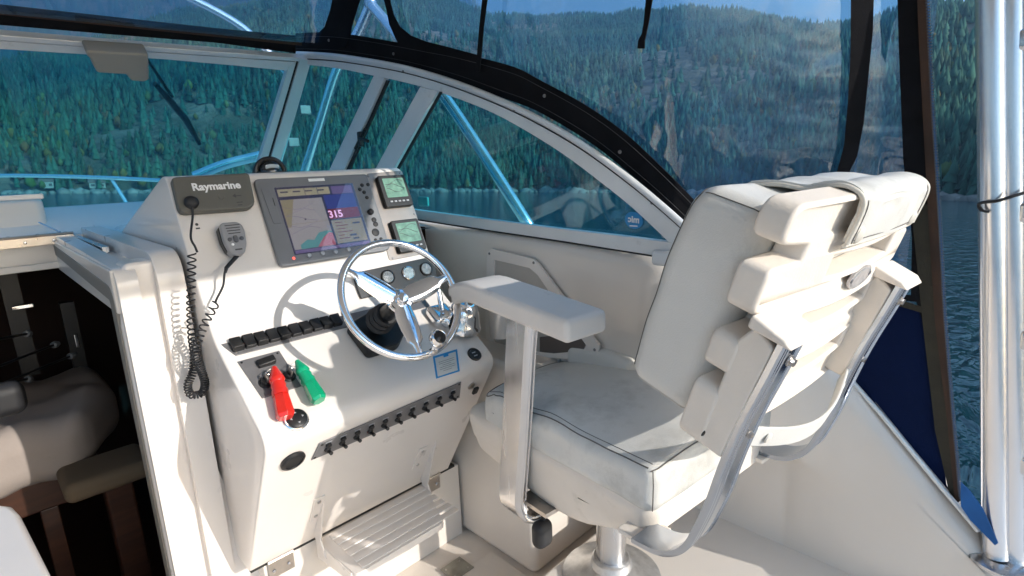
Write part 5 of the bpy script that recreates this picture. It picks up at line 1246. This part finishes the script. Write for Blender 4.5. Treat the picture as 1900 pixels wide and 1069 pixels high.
# side curtain straps and binding, aft of the windows
cpoly([(1579, -40), (1622, -40), (1619, 60), (1610, 150), (1602, 230), (1590, 290), (1568, 335), (1535, 375), (1520, 375), (1550, 330), (1566, 270), (1573, 190), (1578, 100)], 'roof_strap')
cpoly([(1664, -40), (1712, -40), (1716, 100), (1728, 330), (1735, 460), (1745, 700), (1700, 560), (1640, 555), (1650, 545), (1690, 548), (1692, 440), (1676, 300), (1668, 100)], 'curtain_strap', 'canvas', -.014)
cpoly([(1700, -40), (1719, -40), (1724, 100), (1740, 400), (1752, 600), (1768, 780), (1782, 930), (1772, 935), (1757, 780), (1735, 600), (1722, 400), (1706, 100)], 'curtain_binding', 'brown', -.018)
cpoly([(1690, 380), (1726, 380), (1739, 600), (1761, 780), (1778, 940), (1764, 928), (1735, 800), (1712, 600)], 'curtain_webbing', 'olive', -.016)
cpoly([(1625, 545), (1720, 582), (1735, 760), (1756, 900), (1776, 944), (1700, 850), (1590, 716), (1560, 690), (1570, 560)], 'canvas_panel', 'navy', -.010)
cpoly([(1640, 547), (1722, 573), (1722, 584), (1640, 560)], 'panel_hem', 'olive', -.0155)
q = [(1782, 895), (1800, 912), (1824, 945), (1852, 1008), (1846, 1012), (1800, 965), (1783, 940)]
cpoly(q, 'loose_flap', 'navyl', -.065, .004)
# zipper teeth along the aft edge
Z_ = [V(a, b, 0) for a, b in [(1720, -30), (1724, 60), (1731, 200), (1740, 340), (1747, 460), (1752, 560), (1758, 640), (1768, 760), (1777, 860), (1783, 925), (1800, 958), (1845, 1008)]]
ZP = [cs(p[0], p[1], -.018) for p in spline(Z_, 6)]; seg = [np.linalg.norm(ZP[i + 1] - ZP[i]) for i in range(len(ZP) - 1)]; cum = np.concatenate([[0], np.cumsum(seg)]); ZA = np.array(ZP)
mb = MB(); nT = 210
for i in range(nT):
    d = cum[-1] * i / nT; c = V(*[np.interp(d, cum, ZA[:, k]) for k in range(3)]); mb.box(c, (.0018, .0040, .0018))
z_ = mb.make('zipper', M['zip'], en, kind='stuff')
mb = MB(); mb.tube(ZP, .0016, 6); mb.make('zipper_tape', M['navyl'], en, ang=70)
# stitched bright hem on the loose flap
# clear vinyl, front and side
mb = MB()
def fv(px, py): p = fp(px, py, .006); return p + FN * -.004 * noise.noise(Vector((p[0] * 3, p[2] * 4, 1)))
mb.grid(lambda u, v: fv(u, float(np.interp(u, [-80, 0, 560], [20, 25, 80])) * (1 - v) + v * -70), list(np.linspace(-80, 640, 14)), list(np.linspace(0, 1, 6))); mb.make('vinyl_panel', VINYLC, en, fix=False, ang=90)
band = np.array([cs(*p) for p in [((a[0] + b[0]) / 2, (a[1] + b[1]) / 2) for a, b in zip(Lw, Uw)]])
order = np.argsort(band[:, 1]); by, bz_ = band[order, 1], band[order, 2]
bot = cs(1690, 550)
def zmin(y):
    if y < by[0]: return float(np.interp(y, [-.1, bot[1], by[0]], [bot[2], bot[2], bz_[0]])) if y > .34 else bot[2] - .005
    return float(np.interp(y, by, bz_))
strap_y = cs(1600, 150)[1]; end_y = cs(1695, 200)[1]
def vw(y, t, y0, y1):
    z = zmin(y) * (1 - t) + .72 * t; x = CSf(y, z) + .014
    return (x + .010 * noise.noise(Vector((y * 2.2, z * 2.6, 4))) + .005 * noise.noise(Vector((y * 7, z * 5, 8))), y, z)
for (a, b, n_) in ((strap_y, 2.33, 60), (end_y - .02, strap_y + .004, 14)):
    mb = MB(); mb.grid(lambda u, v: vw(u, v, 0, 0), list(np.linspace(a, b, n_)), list(np.linspace(0, 1, 26))); mb.make('vinyl_panel', VINYLC, en, fix=False, ang=90)
for off_ in (.2, .8):
    pp = [cs(a[0], a[1] * (1 - off_) + b[1] * off_, -.0165) for a, b in zip(Lw, Uw)]
    mb = MB(); mb.tube(pp, .0009, 5); mb.make('stitch_line', mat('dark_thread', (.05, .05, .055), .8), en, ang=80)
for px, py in ((886, 128), (610, 75), (1010, 178), (1150, 282), (730, 100)):
    p = cs(px, py, -.0165); mb = MB(); mb.lathe([(.0055, -.001), (.005, .002), (.003, .0032), (0, .0034)], p, (-1, 0, 0), 14); mb.make('snap', M['grey'], en)
# hanging straps
def hang(pts, w_, label):
    mb = MB(); n_ = len(pts); A_ = [cs(x - w_[i] / 2, y, -.03) for i, (x, y) in enumerate(pts)]; B_ = [cs(x + w_[i] / 2, y, -.03) for i, (x, y) in enumerate(pts)]
    mb.strip(A_, B_, (.003, 0, 0)); o = mb.make('hanging_strap', M['canvas']); tag(o, label, 'strap'); return o
hang([(903, -40), (899, 0), (893, 50), (889, 100), (886, 133)], [9, 9, 8, 8, 7], 'longer black webbing strap hanging down across the window band')
hang([(1208, -40), (1204, 0), (1199, 40), (1195, 62), (1190, 75), (1189, 90)], [12, 12, 9, 8, 12, 13], 'shorter black webbing strap with a loose end above the vinyl panel')

# hardtop that shades the helm (above the frame of the picture)
hd = MB(); hd.prism([V(-1.5, -.80, .76), V(1.50, -.80, .76), V(1.52, 1.6, .76), V(1.1, 2.25, .76), V(-1.1, 2.25, .76), V(-1.5, 1.6, .76)], (0, 0, .05))
tag(hd.make('hardtop', M['gelw'], bevel=.015), 'white hardtop roof above the helm', 'roof')

# ---------------------------------------------------------------- outside tubes
def tubes(name, label, cat, paths, r, m='tubem', group=None, parts='tube'):
    P0 = np.array(paths[0][0]); t = thing(name, label, cat, P0, group)
    for p in paths:
        mb = MB(); mb.tube(spline(p, 6) if len(p) > 2 else p, r, 16); mb.make(parts, M[m], t, ang=70)
    return t
j = ony(688, 8, 2.42)
lB = [j, onx(745, 76, 1.47), onx(822, 176, 1.53), onx(900, 292, 1.57), onx(968, 398, 1.60), onx(985, 425, 1.62)]
tl = thing('tube_frame', 'bright aluminium tube legs of the hardtop outside the side window', 'frame', lB[-1])
mb = MB(); mb.tube(spline(lB, 6), .0235, 18); mb.make('aft_tube', M['tubem'], tl, ang=70)
lA = [j, ony(664, 62, 2.50), ony(626, 130, 2.60), ony(595, 225, 2.72), ony(562, 330, 2.86), ony(552, 360, 2.9)]
mb = MB(); mb.tube(spline(lA, 6), .0235, 18); mb.make('forward_tube', M['tubem'], tl, ang=70)
mb = MB(); mb.tube([j + V(0, 0, -.02), j + V(-.01, .0, .30)], .026, 18); mb.make('upright', M['tubem'], tl, ang=70)
mb = MB(); mb.lathe([(.027, -.02), (.031, 0), (.027, .02)], j, (0, 0, 1), 18); mb.make('weld', M['alu'], tl)
for (a, b, y0) in (((553, 186), (578, 222), 2.62), ((530, 246), (558, 282), 2.7)):
    c = ony((a[0] + b[0]) / 2, (a[1] + b[1]) / 2, y0); mb = MB(); mb.box(c, (.028, .012, .022)); mb.make('step_plate', M['grey'], tl, bevel=.006)
fb = [ony(330, -15, 3.2), ony(452, 52, 3.1), ony(540, 145, 3.0)]
tubes('front_brace', 'aluminium tube running down outside the front windscreen at the top left', 'frame', [fb], .018)
tubes('handrail', 'short pale tube rail outside the windscreen behind the compass', 'rail', [[ony(360, 328, 3.3), ony(415, 306, 3.25), ony(470, 292, 3.2), ony(520, 280, 3.15)]], .026)
br = thing('bow_rail', 'thin bright bow rail beyond the windscreen at left', 'rail', V(1, 4.6, -.3))
mb = MB(); mb.tube(spline([ony(-120, 330, 5.6), ony(0, 326, 5.2), ony(100, 327, 4.9), ony(200, 330, 4.6), ony(300, 335, 4.3), ony(345, 339, 4.15)], 6), .013, 12); mb.make('top_rail', M['tubem'], br, ang=70)
mb = MB(); mb.tube([ony(206, 331, 4.6), ony(238, 382, 4.5)], .012, 12); mb.make('stanchion', M['tubem'], br, ang=70)

# right-hand ladder tower: two parallel legs and rung stubs
tw = thing('tower_leg', 'tall pair of bright aluminium tubes standing on the gunwale at right', 'tower', V(1.75, .0, -1.05))
mb = MB(); A_, B_ = onx(1838, -60, 1.70), onx(1848, 1030, 1.70); mb.tube([A_, B_], .0275, 24); mb.make('front_tube', M['tubem'], tw, ang=70)
A2, B2 = onx(1874, -60, 1.72), onx(1880, 1040, 1.72); mb = MB(); mb.tube([A2, B2], .0295, 24); mb.make('rear_tube', M['tubem'], tw, ang=70)
for py in (75, 392, 628, 858):
    c = onx(1896, py, 1.72); mb = MB(); mb.tube([c + V(0, .0, 0), c + V(.02, -.30, .01)], .018, 14); mb.make('rung', M['alu'], tw, ang=70)
    mb = MB(); mb.rbox(c + V(0, -.006, 0), (.026, .016, .026), .013, 2, 3, lambda x, y, z: (x, y, z + .004 * noise.noise(Vector((x * 90, y * 90, py))))); mb.make('weld_collar', M['alu'], tw, ang=70)
c3 = onx(1940, 400, 1.72); mb = MB(); mb.tube([onx(1946, -60, 1.72), onx(1944, 1040, 1.72)], .026, 20); mb.make('aft_tube', M['tubem'], tw, ang=70)
fl = (B_ + B2) / 2; mb = MB(); mb.lathe([(.075, 0), (.075, .008), (.060, .014), (0, .014)], fl + V(0, 0, -.012), (0, 0, 1), 28); mb.make('foot_flange', M['alu'], tw)
for a in (0.3, 1.6, 2.9, 4.2, 5.4):
    mb = MB(); mb.lathe([(.006, .008), (.004, .012), (0, .012)], fl + V(.062 * math.cos(a), .062 * math.sin(a), -.012), (0, 0, 1), 8); mb.make('flange_screw', M['grey'], tw)
ct = thing('cable_tie', 'black cable looped round the tower tubes at right', 'cable', onx(1840, 385, 1.70))
a = [onx(1822, 392, 1.665), onx(1816, 382, 1.665), onx(1822, 376, 1.66), onx(1850, 373, 1.655), onx(1880, 364, 1.66), onx(1920, 352, 1.68)]
mb = MB(); mb.tube(spline(a, 8), .0035, 8); mb.tube(spline([onx(1816, 380, 1.665), onx(1824, 391, 1.66), onx(1836, 393, 1.66)], 6), .003, 8); mb.make('cable', M['rubber'], ct, ang=70)

# gunwale under the tower and outer hull side
mb = MB(); mb.grid(lambda u, v: (v, u, zt(u) + .008 if v < 1.83 else zt(u) - .02 * (v - 1.82) / .01), list(np.linspace(-1.0, .30, 16)), [1.70, 1.76, 1.82, 1.835, 1.845]); structure(mb.make('gunwale', M['gelw'], fix=False))
# seam moulding where the canvas meets the coaming
cp_ = [onx(x, y, 1.695) for x, y in [(1560, 682), (1592, 720), (1640, 775), (1700, 848), (1750, 908), (1790, 955), (1815, 985)]]
mb = MB(); mb.tube(spline(cp_, 5), .007, 8); tag(mb.make('canvas_track', M['frame'], ang=70), 'pale track fastening the navy canvas to the coaming at right', 'track')
mb = MB(); mb.sweep([onx(x, y, 1.693) for x, y in [(1795, 948), (1815, 972), (1838, 1006)]], [(-.010, 0), (.010, 0), (.010, .004), (-.010, .004)], (1, 0, .5)); tag(mb.make('clear_hem', VINYLC, ang=70), 'curled clear plastic hem below the blue canvas flap', 'hem')

# ---------------------------------------------------------------- map pocket in the starboard liner and clutter
pk = thing('storage_pocket', 'framed cream storage pocket in the starboard side wall', 'pocket', V(1.34, 1.25, -.6))
XP = 1.335
def xp(px, py, dx=0): return onx(px, py, XP + dx)
outl = [(906, 466), (915, 461), (992, 480), (1003, 490), (1115, 640), (1112, 655), (1092, 668), (905, 655), (903, 600)]
inn = [(920, 482), (985, 497), (1000, 510), (1090, 640), (1085, 650), (1030, 655), (1000, 652), (920, 640), (918, 610)]
A_ = [xp(*p) for p in outl]; 
mb = MB(); n_ = len(outl); vs = [xp(*p) for p in outl] + [xp(*p) for p in inn] + [xp(*p) + V(-.008, 0, 0) for p in outl] + [xp(*p) + V(-.008, 0, 0) for p in inn]
fs = []
for i in range(n_):
    k = (i + 1) % n_; fs += [(2 * n_ + i, 2 * n_ + k, 3 * n_ + k, 3 * n_ + i), (i, k, 2 * n_ + k, 2 * n_ + i), (n_ + i, n_ + k, 3 * n_ + k, 3 * n_ + i)]
mb.add(vs, fs); mb.make('pocket_frame', M['gelw'], pk, bevel=.002)
mb = MB(); vs = [xp(*p) + V(-.003, 0, 0) for p in inn] + [xp(*p) + V(-.0018, 0, 0) for p in inn]
# tray moulded into the frame: shallow recess; a dark plate stands for the shade in its lower opening
mb.prism([xp(*p) + V(-.0015, 0, 0) for p in inn], (-.0012, 0, 0)); mb.make('pocket_tray', mat('pocket_grey', (.50, .47, .43), .5, var=.06), pk)
mb = MB(); mb.prism([xp(*p) + V(-.0032, 0, 0) for p in [(1003, 625), (1075, 618), (1088, 640), (1083, 650), (1030, 655), (1003, 652)]], (-.0015, 0, 0)); mb.make('opening_shade', mat('pocket_shade', (.12, .10, .09), .7), pk)
for px, py in ((911, 470), (993, 487), (1106, 648)):
    mb = MB(); mb.lathe([(.005, 0), (.004, .002), (0, .002)], xp(px, py) + V(-.008, 0, 0), (-1, 0, 0), 10); mb.make('screw', M['grey'], pk)
cup = onx(938, 612, 1.26)
mb = MB(); mb.lathe([(.042, 0), (.044, .11), (.040, .11), (.038, .006), (0, .006)], cup + V(.01, .03, -.03), (0, 0, 1), 28); tag(mb.make('cup_holder', M['gelw'], ang=50), 'round cream cup holder on the starboard shelf behind the throttle', 'cup holder')
# canvas-like cushion lying on the shelf beyond the seat
mb = MB(); c = onx(1150, 655, 1.42); mb.rbox(c + V(.0, .02, -.03), (.10, .13, .05), .03, 6, 4, lambda x, y, z: (x, y, z + .014 * math.cos(y * 14) + .005 * noise.noise(Vector((x * 14, y * 12, 2))))); tag(mb.make('side_cushion', M['vinyl'], ang=80), 'cream vinyl pad on the starboard shelf beyond the helm seat', 'cushion')
